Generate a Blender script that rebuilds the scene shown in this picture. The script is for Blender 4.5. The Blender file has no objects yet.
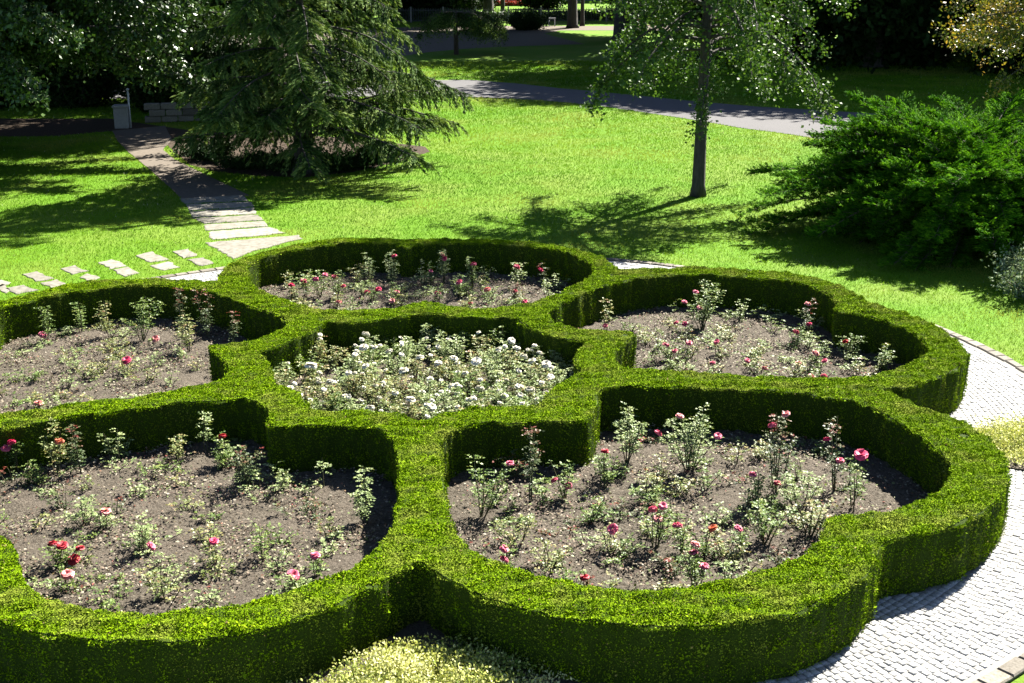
import bpy, math, random
import numpy as np
from mathutils import Vector, Matrix, geometry
random.seed(7)
rng = np.random.default_rng(7)
SC = bpy.context.scene
COL = SC.collection
R = math.radians

# ------------------------------------------------------------------ camera
F_PX, PITCH, ROLL, CAM_H = 1302.05, R(17.294), R(-0.272), 5.6
cam_d = bpy.data.cameras.new('camera')
cam_d.sensor_width = 36.0
cam_d.lens = F_PX * 36.0 / 1024.0
cam_d.clip_end = 1500.0
cam = bpy.data.objects.new('camera', cam_d)
COL.objects.link(cam)
RIGHT = Vector((math.cos(ROLL), math.sin(PITCH) * math.sin(ROLL), math.cos(PITCH) * math.sin(ROLL)))
UPV = Vector((-math.sin(ROLL), math.sin(PITCH) * math.cos(ROLL), math.cos(PITCH) * math.cos(ROLL)))
FWD = Vector((0, math.cos(PITCH), -math.sin(PITCH)))
cam.matrix_world = Matrix(((RIGHT.x, UPV.x, -FWD.x, 0), (RIGHT.y, UPV.y, -FWD.y, 0),
                           (RIGHT.z, UPV.z, -FWD.z, CAM_H), (0, 0, 0, 1)))
SC.camera = cam

# ------------------------------------------------------------------ sun and sky
SUN_AZ = R(52.0)       # direction towards the sun, counter-clockwise from +X
SUN_EL = R(44.0)
w = bpy.data.worlds.new('World')
SC.world = w
w.use_nodes = True
nt = w.node_tree
bg = nt.nodes['Background']
sky = nt.nodes.new('ShaderNodeTexSky')
sky.sky_type = 'NISHITA'
sky.sun_disc = False
sky.air_density = .5
sky.dust_density = .3
sky.sun_elevation = SUN_EL
sky.sun_rotation = math.pi / 2 - SUN_AZ
nt.links.new(sky.outputs[0], bg.inputs[0])
bg.inputs[1].default_value = 0.05
sun_d = bpy.data.lights.new('sun', 'SUN')
sun_d.energy = 5.0
sun_d.angle = R(0.5)
sun_d.color = (1.0, 0.95, 0.86)
sun = bpy.data.objects.new('sun', sun_d)
COL.objects.link(sun)
sd = Vector((math.cos(SUN_AZ) * math.cos(SUN_EL), math.sin(SUN_AZ) * math.cos(SUN_EL), math.sin(SUN_EL)))
sun.rotation_euler = sd.to_track_quat('Z', 'Y').to_euler()
sun.location = (20, 20, 40)
SC.view_settings.view_transform = 'Standard'
SC.view_settings.look = 'None'
SC.view_settings.exposure = 2.75
SC.view_settings.gamma = 1.0

# ------------------------------------------------------------------ helpers
def ray(u, v):
    d = RIGHT * ((u - 512) / F_PX) + UPV * ((341.5 - v) / F_PX) + FWD
    return d

def G(u, v, z=0.0):
    """point of the horizontal plane z that the photograph shows at pixel (u, v)"""
    d = ray(u, v)
    k = (z - CAM_H) / d.z
    return np.array([d.x * k, d.y * k])

def at_y(u, v, y):
    d = ray(u, v)
    k = y / d.y
    return Vector((d.x * k, y, CAM_H + d.z * k))

def tag(o, label=None, cat=None, group=None, kind=None):
    if label: o['label'] = label
    if cat: o['category'] = cat
    if group: o['group'] = group
    if kind: o['kind'] = kind
    return o

def empty(name, loc, rz=0.0):
    o = bpy.data.objects.new(name, None)
    o.empty_display_size = 0.2
    o.location = loc
    o.rotation_euler = (0, 0, rz)
    COL.objects.link(o)
    return o

def mesh_obj(name, verts, faces, mat, parent=None, smooth=False, tint=None, loc=None):
    """link ONE mesh object. verts in world space; parented meshes are stored relative to the parent."""
    me = bpy.data.meshes.new(name)
    V = np.asarray(verts, dtype=np.float32).reshape(-1, 3)
    if parent is not None:
        V = V - np.array(parent.location, dtype=np.float32)
    elif loc is not None:
        V = V - np.array(loc, dtype=np.float32)
    if isinstance(faces, np.ndarray):
        n, k = faces.shape
        me.vertices.add(len(V))
        me.vertices.foreach_set('co', V.ravel())
        me.loops.add(n * k)
        me.loops.foreach_set('vertex_index', faces.astype(np.int32).ravel())
        me.polygons.add(n)
        me.polygons.foreach_set('loop_start', np.arange(0, n * k, k, dtype=np.int32))
        me.polygons.foreach_set('loop_total', np.full(n, k, dtype=np.int32))
        me.update(calc_edges=True)
    else:
        me.from_pydata([tuple(float(c) for c in v) for v in V], [], faces)
        me.update()
    if tint is not None:
        a = me.attributes.new('tint', 'FLOAT', 'POINT')
        a.data.foreach_set('value', np.asarray(tint, dtype=np.float32))
    if smooth:
        me.polygons.foreach_set('use_smooth', np.ones(len(me.polygons), dtype=bool))
    if mat: me.materials.append(mat)
    o = bpy.data.objects.new(name, me)
    COL.objects.link(o)
    if parent is not None:
        o.parent = parent
    elif loc is not None:
        o.location = loc
    return o

class MB:
    def __init__(s): s.v = []; s.f = []; s.t = []
    def add(s, vs, fs, t=0.5):
        n = len(s.v)
        s.v += [tuple(q) for q in vs]
        s.f += [tuple(i + n for i in q) for q in fs]
        s.t += [t] * len(vs)
    def box(s, c, sz, rz=0.0, t=0.5, bevel=0.0):
        x, y, z = sz[0] / 2, sz[1] / 2, sz[2] / 2
        b = min(bevel, x * .9, y * .9, z * .9)
        ca, sa = math.cos(rz), math.sin(rz)
        ring = []
        if b > 0:
            levels = [(-z, x - b, y - b), (-z + b, x, y), (z - b, x, y), (z, x - b, y - b)]
        else:
            levels = [(-z, x, y), (z, x, y)]
        vs = []
        for lz, lx, ly in levels:
            for px, py in ((-lx, -ly), (lx, -ly), (lx, ly), (-lx, ly)):
                vs.append((c[0] + px * ca - py * sa, c[1] + px * sa + py * ca, c[2] + lz))
        fs = [(3, 2, 1, 0)]
        for k in range(len(levels) - 1):
            for i in range(4):
                j = (i + 1) % 4
                fs.append((4 * k + i, 4 * k + j, 4 * k + 4 + j, 4 * k + 4 + i))
        m = 4 * (len(levels) - 1)
        fs.append((m, m + 1, m + 2, m + 3))
        s.add(vs, fs, t)
    def tube(s, pts, rads, n=6, t=0.5, cap=True):
        pts = [Vector(p) for p in pts]
        vs = []; fs = []
        ref = Vector((0.31, 0.95, 0.05))
        for i, p in enumerate(pts):
            a = pts[max(i - 1, 0)]; b = pts[min(i + 1, len(pts) - 1)]
            d = (b - a)
            d = d.normalized() if d.length > 1e-9 else Vector((0, 0, 1))
            u = d.cross(ref)
            if u.length < 1e-3: u = d.cross(Vector((1, 0, 0)))
            u.normalize(); w_ = d.cross(u)
            for k in range(n):
                an = 2 * math.pi * k / n
                vs.append(p + (u * math.cos(an) + w_ * math.sin(an)) * rads[i])
        for i in range(len(pts) - 1):
            for k in range(n):
                j = (k + 1) % n
                fs.append((i * n + k, i * n + j, (i + 1) * n + j, (i + 1) * n + k))
        if cap:
            fs.append(tuple(range(n - 1, -1, -1)))
            fs.append(tuple((len(pts) - 1) * n + k for k in range(n)))
        s.add(vs, fs, t)
    def build(s, name, mat, parent=None, smooth=False, loc=None):
        return mesh_obj(name, s.v, s.f, mat, parent, smooth, s.t, loc)

def unit(a):
    return a / np.maximum(np.linalg.norm(a, axis=-1, keepdims=True), 1e-9)

def leaf_geo(P, D, N, L, W, wide=0.45):
    """rhombic leaves: P base, D long axis, N rough normal"""
    P = np.asarray(P, float); D = unit(np.asarray(D, float)); N = np.asarray(N, float)
    S = unit(np.cross(D, N))
    n = len(P)
    L = np.broadcast_to(L, (n,))[:, None]; W = np.broadcast_to(W, (n,))[:, None]
    up = unit(np.cross(S, D))
    V = np.empty((n, 4, 3))
    V[:, 0] = P
    V[:, 1] = P + D * L * wide + S * W * .5 + up * W * .12
    V[:, 2] = P + D * L
    V[:, 3] = P + D * L * wide - S * W * .5 + up * W * .12
    Fc = np.arange(n * 4).reshape(n, 4)
    return V.reshape(-1, 3), Fc

def rdir(n):
    return unit(rng.normal(size=(n, 3)))

def vnoise(P, scale, seed=0):
    """cheap smooth noise by summed sines, about -1..1"""
    P = np.asarray(P, float) * scale
    rg = np.random.default_rng(100 + seed)
    out = np.zeros(len(P))
    for k in range(10):
        d = rg.normal(size=P.shape[1]); d *= rg.uniform(.5, 2.2) / np.linalg.norm(d) * 3.0
        out += np.sin(P @ d + rg.uniform(0, 6.28)) * rg.uniform(.5, 1)
    return out / 3.2

# ------------------------------------------------------------------ materials
def new_mat(name):
    m = bpy.data.materials.new(name)
    m.use_nodes = True
    n = m.node_tree
    for x in list(n.nodes): n.nodes.remove(x)
    out = n.nodes.new('ShaderNodeOutputMaterial')
    b = n.nodes.new('ShaderNodeBsdfPrincipled')
    n.links.new(b.outputs[0], out.inputs[0])
    return m, n, b, out

def ramp(n, stops):
    r = n.nodes.new('ShaderNodeValToRGB')
    e = r.color_ramp.elements
    while len(e) < len(stops): e.new(0.5)
    for i, (p, c) in enumerate(stops):
        e[i].position = p; e[i].color = (c[0], c[1], c[2], 1)
    return r

def noise(n, scale, detail=4, rough=.55, vec=None):
    t = n.nodes.new('ShaderNodeTexNoise')
    t.inputs['Scale'].default_value = scale
    t.inputs['Detail'].default_value = detail
    t.inputs['Roughness'].default_value = rough
    if vec: n.links.new(vec, t.inputs['Vector'])
    return t

def geo_pos(n):
    return n.nodes.new('ShaderNodeNewGeometry').outputs['Position']

def mix(n, a, b, fac, mode='MIX'):
    m = n.nodes.new('ShaderNodeMix'); m.data_type = 'RGBA'; m.blend_type = mode
    for s, x in ((6, a), (7, b)):
        if isinstance(x, tuple): m.inputs[s].default_value = (*x, 1)
        else: n.links.new(x, m.inputs[s])
    if isinstance(fac, (int, float)): m.inputs[0].default_value = fac
    else: n.links.new(fac, m.inputs[0])
    return m.outputs[2]

def bump(n, b, h, strength, dist):
    bp = n.nodes.new('ShaderNodeBump')
    bp.inputs['Strength'].default_value = strength
    bp.inputs['Distance'].default_value = dist
    n.links.new(h, bp.inputs['Height'])
    n.links.new(bp.outputs[0], b.inputs['Normal'])

ALB = .62
def dim(c): return tuple(x * ALB for x in c)
def dims(st): return [(p, dim(c)) for p, c in st]

def leaf_mat(name, stops, patch=None, patch_scale=1.0, rough=.5, trans=.3, spec=.4):
    stops = dims(stops); spec *= .6
    if patch: patch = dim(patch)
    m, n, b, out = new_mat(name)
    at = n.nodes.new('ShaderNodeAttribute'); at.attribute_name = 'tint'
    r = ramp(n, stops)
    n.links.new(at.outputs['Fac'], r.inputs[0])
    col = r.outputs[0]
    if patch:
        nz = noise(n, patch_scale, 3, .6, geo_pos(n))
        rr = ramp(n, [(.50, (0, 0, 0)), (.68, (1, 1, 1))])
        n.links.new(nz.outputs[0], rr.inputs[0])
        col = mix(n, col, patch, rr.outputs[0])
    n.links.new(col, b.inputs['Base Color'])
    b.inputs['Roughness'].default_value = rough
    b.inputs['Specular IOR Level'].default_value = spec
    if trans > 0:
        tr = n.nodes.new('ShaderNodeBsdfTranslucent')
        tc = mix(n, col, (1.0, 1.0, 0.35), .75, 'MULTIPLY')
        n.links.new(tc, tr.inputs[0])
        ms = n.nodes.new('ShaderNodeMixShader'); ms.inputs[0].default_value = trans
        n.links.new(b.outputs[0], ms.inputs[1]); n.links.new(tr.outputs[0], ms.inputs[2])
        n.links.new(ms.outputs[0], out.inputs[0])
    return m

def bark_mat(name, a, b_, scale=6):
    a = dim(a); b_ = dim(b_)
    m, n, b, out = new_mat(name)
    mp = n.nodes.new('ShaderNodeMapping'); mp.inputs['Scale'].default_value = (1, 1, .22)
    n.links.new(geo_pos(n), mp.inputs['Vector'])
    nz = noise(n, scale * 3, 6, .65, mp.outputs[0])
    r = ramp(n, [(.35, a), (.65, b_)])
    n.links.new(nz.outputs[0], r.inputs[0]); n.links.new(r.outputs[0], b.inputs['Base Color'])
    b.inputs['Roughness'].default_value = .9
    bump(n, b, nz.outputs[0], .9, .04)
    return m

def speck_mat(name, stops, scale, rough=.9, big=None, bscale=1.0, bstr=.5, bdist=.02, bfac=.5):
    stops = dims(stops)
    if big: big = dim(big)
    m, n, b, out = new_mat(name)
    p = geo_pos(n)
    nz = noise(n, scale, 6, .7, p)
    r = ramp(n, stops); n.links.new(nz.outputs[0], r.inputs[0])
    col = r.outputs[0]
    if big:
        n2 = noise(n, bscale, 4, .55, p)
        r2 = ramp(n, [(.42, (0, 0, 0)), (.62, (1, 1, 1))])
        n.links.new(n2.outputs[0], r2.inputs[0])
        mm = n.nodes.new('ShaderNodeMath'); mm.operation = 'MULTIPLY'; mm.inputs[1].default_value = bfac
        n.links.new(r2.outputs[0], mm.inputs[0])
        col = mix(n, col, big, mm.outputs[0])
    n.links.new(col, b.inputs['Base Color'])
    b.inputs['Roughness'].default_value = rough
    b.inputs['Specular IOR Level'].default_value = .08
    bump(n, b, nz.outputs[0], bstr, bdist)
    return m

def tint_mat(name, stops, rough=.7, nscale=60, spec=.2):
    stops = dims(stops)
    m, n, b, out = new_mat(name)
    at = n.nodes.new('ShaderNodeAttribute'); at.attribute_name = 'tint'
    r = ramp(n, stops); n.links.new(at.outputs['Fac'], r.inputs[0])
    nz = noise(n, nscale, 4, .6, geo_pos(n))
    r2 = ramp(n, [(.32, (.55, .54, .50)), (.62, (1, 1, 1))]); n.links.new(nz.outputs[0], r2.inputs[0])
    n.links.new(mix(n, r.outputs[0], r2.outputs[0], 1.0, 'MULTIPLY'), b.inputs['Base Color'])
    b.inputs['Roughness'].default_value = rough
    b.inputs['Specular IOR Level'].default_value = spec
    bump(n, b, nz.outputs[0], .4, .006)
    return m

M = {}
M['lawn'] = speck_mat('lawn', [(.3, (.045, .120, .004)), (.55, (.105, .23, .008)), (.75, (.17, .30, .02))], 22,
                      big=(.17, .23, .035), bscale=.45, bstr=.8, bdist=.03, bfac=.55)
M['blade'] = leaf_mat('grass blade', [(0, (.055, .15, .004)), (.5, (.12, .27, .007)), (.97, (.24, .36, .03)), (1, (.6, .6, .5))],
                      patch=(.28, .31, .06), patch_scale=.33, rough=.8, trans=.35, spec=.08)
M['soil'] = speck_mat('soil', [(.3, (.030, .024, .016)), (.5, (.110, .093, .070)), (.72, (.215, .19, .15))], 34,
                      big=(.145, .12, .095), bscale=1.4, bstr=1.0, bdist=.05, bfac=.5)
M['sand'] = speck_mat('joint sand', [(.3, (.18, .175, .155)), (.7, (.34, .33, .30))], 60, bstr=.4, bdist=.01)
M['gravel'] = speck_mat('gravel', [(.3, (.11, .093, .073)), (.7, (.18, .153, .122))], 9, big=(.14, .12, .098), bscale=.4, bstr=.3)
M['asphalt'] = speck_mat('grey gravel', [(.3, (.085, .085, .088)), (.7, (.155, .15, .15))], 26, big=(.11, .108, .11), bscale=.8, bstr=.4)
M['dirt'] = speck_mat('dirt', [(.3, (.03, .021, .014)), (.7, (.10, .072, .05))], 14, big=(.05, .04, .026), bscale=.8, bstr=.9, bdist=.05)
M['cobble'] = tint_mat('granite sett', [(0, (.22, .22, .215)), (.45, (.42, .42, .41)), (1, (.58, .58, .56))], .65, 90)
M['slab'] = tint_mat('sandstone slab', [(0, (.17, .16, .13)), (.5, (.225, .212, .175)), (1, (.29, .275, .23))], .85, 9)
M['kerb'] = tint_mat('kerb stone', [(0, (.13, .115, .09)), (.5, (.19, .17, .14)), (1, (.26, .235, .19))], .85, 40)
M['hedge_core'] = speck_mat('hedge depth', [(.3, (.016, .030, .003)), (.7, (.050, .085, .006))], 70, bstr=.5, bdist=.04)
M['hedge_leaf'] = leaf_mat('hedge leaf', [(0, (.055, .115, .003)), (.45, (.165, .285, .004)), (.8, (.26, .39, .006)), (.97, (.34, .42, .02)), (1, (.28, .21, .09))],
                           patch=(.24, .30, .035), patch_scale=2.2, rough=.8, trans=.05, spec=.03)
M['bark'] = bark_mat('bark', (.025, .020, .015), (.085, .070, .055))
M['bark_warm'] = bark_mat('warm bark', (.05, .035, .022), (.14, .10, .07))
M['rose_stem'] = bark_mat('rose stem', (.07, .10, .03), (.13, .10, .05), 20)
M['fir'] = leaf_mat('spruce needle', [(0, (.020, .050, .010)), (.55, (.085, .155, .035)), (1, (.22, .30, .08))], rough=.7, trans=.2, spec=.05)
M['yew'] = leaf_mat('yew needle', [(0, (.014, .060, .003)), (.5, (.040, .15, .006)), (1, (.15, .35, .014))], rough=.75, trans=.25, spec=.03)
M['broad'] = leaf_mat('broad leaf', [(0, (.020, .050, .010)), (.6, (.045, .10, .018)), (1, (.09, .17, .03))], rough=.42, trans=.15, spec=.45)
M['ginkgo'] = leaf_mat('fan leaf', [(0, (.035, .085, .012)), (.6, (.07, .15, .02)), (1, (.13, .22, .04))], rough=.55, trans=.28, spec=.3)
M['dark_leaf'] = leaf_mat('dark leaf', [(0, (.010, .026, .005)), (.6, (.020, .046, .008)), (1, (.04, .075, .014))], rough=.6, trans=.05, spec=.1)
M['amber'] = leaf_mat('turning leaf', [(0, (.05, .09, .015)), (.5, (.15, .18, .03)), (.72, (.34, .27, .04)), (1, (.48, .30, .06))], rough=.45, trans=.3)
M['silver'] = leaf_mat('silver leaf', [(0, (.08, .13, .06)), (.6, (.19, .26, .14)), (1, (.32, .38, .24))], rough=.7, trans=.15, spec=.1)
M['varieg'] = leaf_mat('variegated leaf', [(0, (.08, .16, .02)), (.3, (.25, .34, .06)), (.65, (.52, .55, .16)), (1, (.78, .78, .36))], rough=.7, trans=.2, spec=.1)
M['rose_green'] = leaf_mat('rose leaf', [(0, (.045, .10, .016)), (.5, (.15, .23, .05)), (.85, (.34, .40, .12)), (1, (.50, .38, .12))], rough=.5, trans=.2, spec=.25)
M['rose_pale'] = leaf_mat('pale rose leaf', [(0, (.12, .19, .06)), (.6, (.28, .36, .14)), (1, (.52, .54, .27))], rough=.5, trans=.2, spec=.25)
M['rose_yellow'] = leaf_mat('yellowing rose leaf', [(0, (.07, .12, .025)), (.5, (.20, .25, .07)), (.8, (.38, .33, .13)), (1, (.34, .14, .07))], rough=.5, trans=.2)
M['rose_red'] = leaf_mat('young red rose leaf', [(0, (.05, .09, .03)), (.45, (.10, .13, .045)), (.7, (.19, .07, .05)), (1, (.30, .06, .045))], rough=.5, trans=.2, spec=.25)
def petal(name, a, b_):
    a = tuple(x * .85 for x in a); b_ = tuple(x * .85 for x in b_)
    m, n, b, out = new_mat(name)
    at = n.nodes.new('ShaderNodeAttribute'); at.attribute_name = 'tint'
    r = ramp(n, [(0, a), (1, b_)]); n.links.new(at.outputs['Fac'], r.inputs[0])
    n.links.new(r.outputs[0], b.inputs['Base Color'])
    b.inputs['Roughness'].default_value = .6
    tr = n.nodes.new('ShaderNodeBsdfTranslucent'); n.links.new(r.outputs[0], tr.inputs[0])
    ms = n.nodes.new('ShaderNodeMixShader'); ms.inputs[0].default_value = .25
    n.links.new(b.outputs[0], ms.inputs[1]); n.links.new(tr.outputs[0], ms.inputs[2])
    n.links.new(ms.outputs[0], out.inputs[0])
    return m
PET = {'pink': petal('pink petal', (.50, .035, .10), (.75, .17, .26)), 'hot': petal('hot pink petal', (.48, .008, .07), (.72, .05, .16)),
       'salmon': petal('salmon petal', (.56, .09, .10), (.76, .34, .32)), 'red': petal('red petal', (.26, .004, .012), (.44, .012, .03)),
       'orange': petal('orange petal', (.50, .08, .03), (.65, .18, .07)), 'white': petal('cream petal', (.60, .56, .42), (.78, .75, .64))}
def flat_mat(name, c, rough=.7, metal=0):
    c = dim(c)
    m, n, b, out = new_mat(name)
    nz = noise(n, 14, 4, .6, geo_pos(n))
    r = ramp(n, [(.3, tuple(x * .8 for x in c)), (.7, c)]); n.links.new(nz.outputs[0], r.inputs[0])
    n.links.new(r.outputs[0], b.inputs['Base Color'])
    b.inputs['Roughness'].default_value = rough; b.inputs['Metallic'].default_value = metal
    return m
M['iron'] = flat_mat('dark iron', (.05, .055, .055), .5)
M['white_paint'] = flat_mat('white paint', (.75, .75, .73), .5)
M['bench_wood'] = flat_mat('bench wood', (.30, .14, .11), .6)
M['stone'] = flat_mat('grey stone', (.30, .29, .26), .85)
M['plaster'] = flat_mat('blue grey plaster', (.16, .19, .24), .8)
M['roof'] = flat_mat('roof tile', (.20, .10, .08), .8)
M['glass'] = flat_mat('window glass', (.03, .035, .04), .15)
M['red_flower'] = leaf_mat('bedding flower', [(0, (.05, .12, .03)), (.35, (.45, .04, .03)), (1, (.62, .12, .08))], trans=.1)
M['frame'] = flat_mat('window frame', (.55, .55, .53), .6)
M['door'] = flat_mat('door paint', (.09, .07, .05), .6)

# ------------------------------------------------------------------ rosette outlines (hedge top, z = HT), from the photograph
HT = 0.60
CC = np.array([-1.096, 15.349])
outer_px = [(420,559),(436,571),(454,580),(478,593),(505,602),(530,610),(556,615),(608,622),(649,624),(700,623),(740,620),(790,612),(836,593),(858,580),(867,570),(877,556),(880,540),
 (895,537),(913,535),(935,531),(956,524),(975,514),(986,507),(998,497),(1006,487),(1008,470),(1002,451),(986,435),(967,420),(945,414),(929,410),(908,402),(884,391),
 (880,387),(895,388),(910,387),(925,381),(948,372),(964,362),(968,353),(957,340),(943,328.5),(915,314),(885,306),(868,300),(850,290),(819,278),(784,271.6),(732,267),(687,266),(660,266.5),(639,268),(618,269.5),
 (612,264),(601.6,256),(583,250),(559,245),(526.6,240.5),(494,238.5),(463,237.7),(430,237.5),(410,239),(403,238),(367.5,237.3),(332,238.6),(297,244),(269,250),(241,258),(226,266),(220,274),
 (218,281),(205,280),(187.5,279.4),(152,278.7),(117,278.7),(82,281),(47,288),(19,295),(0,301),
 None,
 (0,621),(30,629),(70,637),(117,641),(164,642),(211,638),(239,634),(270,626),(300,614),(334,603.5),(368,586),(402.5,569)]
centre_px = [(324,321),(344,321.5),(370,320),(395,317),(415,312.5),(426,311),(440,313.5),(461,316.6),(490,317.5),(515,316.6),(531,328),(564,338),(591,339.5),(582,346),(577,353),(576,361),(584,371),(570,379),(555,385),(549,391),(542,404),
 (518,405),(479,407),(443,413),(419,420),(401.6,414),(383,411),(350,410),(324,411),(308,408.5),(303,400),(296,392),(287,387),(275,384),(272.6,374.5),(268,361.6),(261,353),(255,350),(274,345),(297,337),(316,328)]
back_px = [(247,265),(257,258),(275,253),(297,248.7),(332,244),(367.5,241.6),(392,243),(406,247.5),(420,244),(447,241.6),(494,243),(529,245),(564,251),(587.5,260),(596,271),(585,280),(564,291),(540.6,300),(517,305),(482,306.6),(451.6,305),(436,302),(424.6,299.5),(410,303),(391,308),(356,311),(320.6,309.6),(297,304),(271,294),(253,284),(247,275)]
rb_px = [(637,334),(625,341),(615,351),(614,362),(624,367.5),(641,369),(696,371),(764,376),(832,378),(868,376),(904,367),(925,356),(931.6,350),(924.6,339),(910.5,329.7),(887,319),(860,313),(835,310.5),(838,304),(835,298),(826,292),(803,284),(784,280.5),(755,277),(709.5,273),(664,274),(639,277),(611,282.6),(583,293),(560,303),(546.5,313),(552,321),(571,327),(599,330.7),(620,331)]
rf_px = [(589,421),(555,420.5),(518,421),(490,422),(467,424.5),(450,431),(439,440),(440,460),(443,490),(446,505),(450,522),(461,541),(485,556),(516,568),(553,579),(602,587),(639,590.5),(691,588),(737,576),(783,562),(808,551),(823,537),(829,520),(832,514),(845,514.5),(860,514),(900,507),(927,498),(942,488),(952,474),(951,462),(940,451),(925,439),(905,426),(887,414),(865,405),(844,399),(798,393),(746,389.5),(700,387),(659,385),(620,385.5),(600,388),(596,394),(597,402),(594,410)]
lb_px = [(0,414),(47,408),(75,403),(103,399),(129,396),(176,388),(211,382.5),(226,377),(230,369),(222.6,358),(213,350),(205.5,346.5),(220,344.5),(236,342),(262,337.5),(280,331),(290,322.5),(283,316),(257,307),(227,295.5),(203,288.5),(180,286),(150,284.5),(105.5,287),(70,291.6),(35,298.6),(0,308), None]
lf_px = [(0,427),(70,416),(141,406),(187.5,400),(234,397),(253,398.5),(265,405),(270,414),(270,426.5),(298,426),(340.6,424),(365,424.4),(383,429),(394.5,441),(399,461),(400,490),(398,510),(392,530),(380,545),(364,559),(329,575.5),(280.5,593),(232,606),(192,611),(152,614),(105.5,611),(70,606),(42,597),(28,586),(20,572),(17,555),(10,541),(0,533), None]

def mirror(P):      # across the front axis of the rosette
    a = R(-90 + 4.22)
    d = np.array([math.cos(a), math.sin(a)])
    q = P - CC
    return CC + 2 * np.outer(q @ d, d) - q

def to_px_u(P, z):
    d = np.column_stack([P, np.full(len(P), z - CAM_H)])
    fw = d @ np.array(FWD)
    return 512 + F_PX * (d @ np.array(RIGHT)) / fw

def contour(px, mir=None):
    """unproject onto the hedge top; the part left of the frame is the mirror image of the right side"""
    i = px.index(None) if None in px else None
    wp = [G(u, v, HT) for u, v in [p for p in px if p]]
    if i is None:
        return np.array(wp)
    mp = mirror(np.array([G(u, v, HT) for u, v in mir if True]))[::-1]
    U = to_px_u(mp, HT)
    keep = U < -6
    # rotate the list so the kept run is contiguous
    k0 = next(k for k in range(len(keep)) if keep[k] and not keep[k - 1])
    mp = np.roll(mp, -k0, axis=0); keep = np.roll(keep, -k0)
    run = mp[:int(np.argmin(keep))] if not keep.all() else mp
    a, b = wp[i - 1], run[0]
    if np.linalg.norm(a - run[0]) > np.linalg.norm(a - run[-1]): run = run[::-1]
    wp = wp[:i] + list(run) + wp[i:]
    return np.array(wp)

def resample(P, step=.04, smooth=7):
    P = np.vstack([P, P[:1]])
    s = np.concatenate([[0], np.cumsum(np.linalg.norm(np.diff(P, axis=0), axis=1))])
    n = int(s[-1] / step)
    t = np.linspace(0, s[-1], n, endpoint=False)
    Q = np.column_stack([np.interp(t, s, P[:, 0]), np.interp(t, s, P[:, 1])])
    for _ in range(smooth):
        Q = .5 * Q + .25 * np.roll(Q, 1, 0) + .25 * np.roll(Q, -1, 0)
    area = .5 * np.sum(Q[:, 0] * np.roll(Q[:, 1], -1) - Q[:, 1] * np.roll(Q[:, 0], -1))
    return Q if area > 0 else Q[::-1]

outer_right = [p for p in outer_px[:outer_px.index(None)]]
C_OUT = resample(contour(outer_px, outer_right))
BEDS = {'centre': resample(contour(centre_px)), 'back': resample(contour(back_px)), 'right': resample(contour(rb_px)),
        'front right': resample(contour(rf_px)), 'left': resample(contour(lb_px, rb_px)), 'front left': resample(contour(lf_px, rf_px))}

def inside(P, poly):
    P = np.asarray(P); x, y = P[:, 0], P[:, 1]
    r = np.zeros(len(P), bool)
    a = poly; b = np.roll(poly, -1, 0)
    for (x0, y0), (x1, y1) in zip(a, b):
        if y0 == y1: continue
        c = ((y0 > y) != (y1 > y))
        if c.any():
            r ^= c & (x < (x1 - x0) * (y - y0) / (y1 - y0) + x0)
    return r

def fill(contours, grid, test):
    """constrained triangulation of contours with interior points"""
    vs = []; ed = []
    for c in contours:
        n0 = len(vs); n = len(c)
        vs += [tuple(q) for q in c]
        ed += [(n0 + i, n0 + (i + 1) % n) for i in range(n)]
    vs += [tuple(q) for q in grid]
    r = geometry.delaunay_2d_cdt([Vector(q) for q in vs], ed, [], 0, 1e-5)
    V = np.array([tuple(q) for q in r[0]]); Fc = np.array([f for f in r[2]])
    cen = V[Fc].mean(1)
    return V, Fc[test(cen)]

def grid_in(poly, step, test):
    lo, hi = poly.min(0), poly.max(0)
    gx, gy = np.meshgrid(np.arange(lo[0], hi[0], step), np.arange(lo[1], hi[1], step))
    g = np.column_stack([gx.ravel(), gy.ravel()]) + rng.uniform(-.25, .25, (gx.size, 2)) * step
    return g[test(g)]

def in_hedge(P):
    r = inside(P, C_OUT)
    for b in BEDS.values(): r &= ~inside(P, b)
    return r

# ------------------------------------------------------------------ ground
def sheet(name, pts, z, mat, kind='structure'):
    return tag(mesh_obj(name, [(p[0], p[1], z) for p in pts], [tuple(range(len(pts)))], mat), kind=kind)
sheet('lawn', [(-350, -120), (350, -120), (350, 500), (-350, 500)], 0, M['lawn'])
ang = np.linspace(0, 2 * math.pi, 181)[:-1]
sheet('path_bedding', [(CC[0] + 8.0 * math.cos(a), CC[1] + 8.0 * math.sin(a)) for a in ang], .020, M['sand'])

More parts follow.
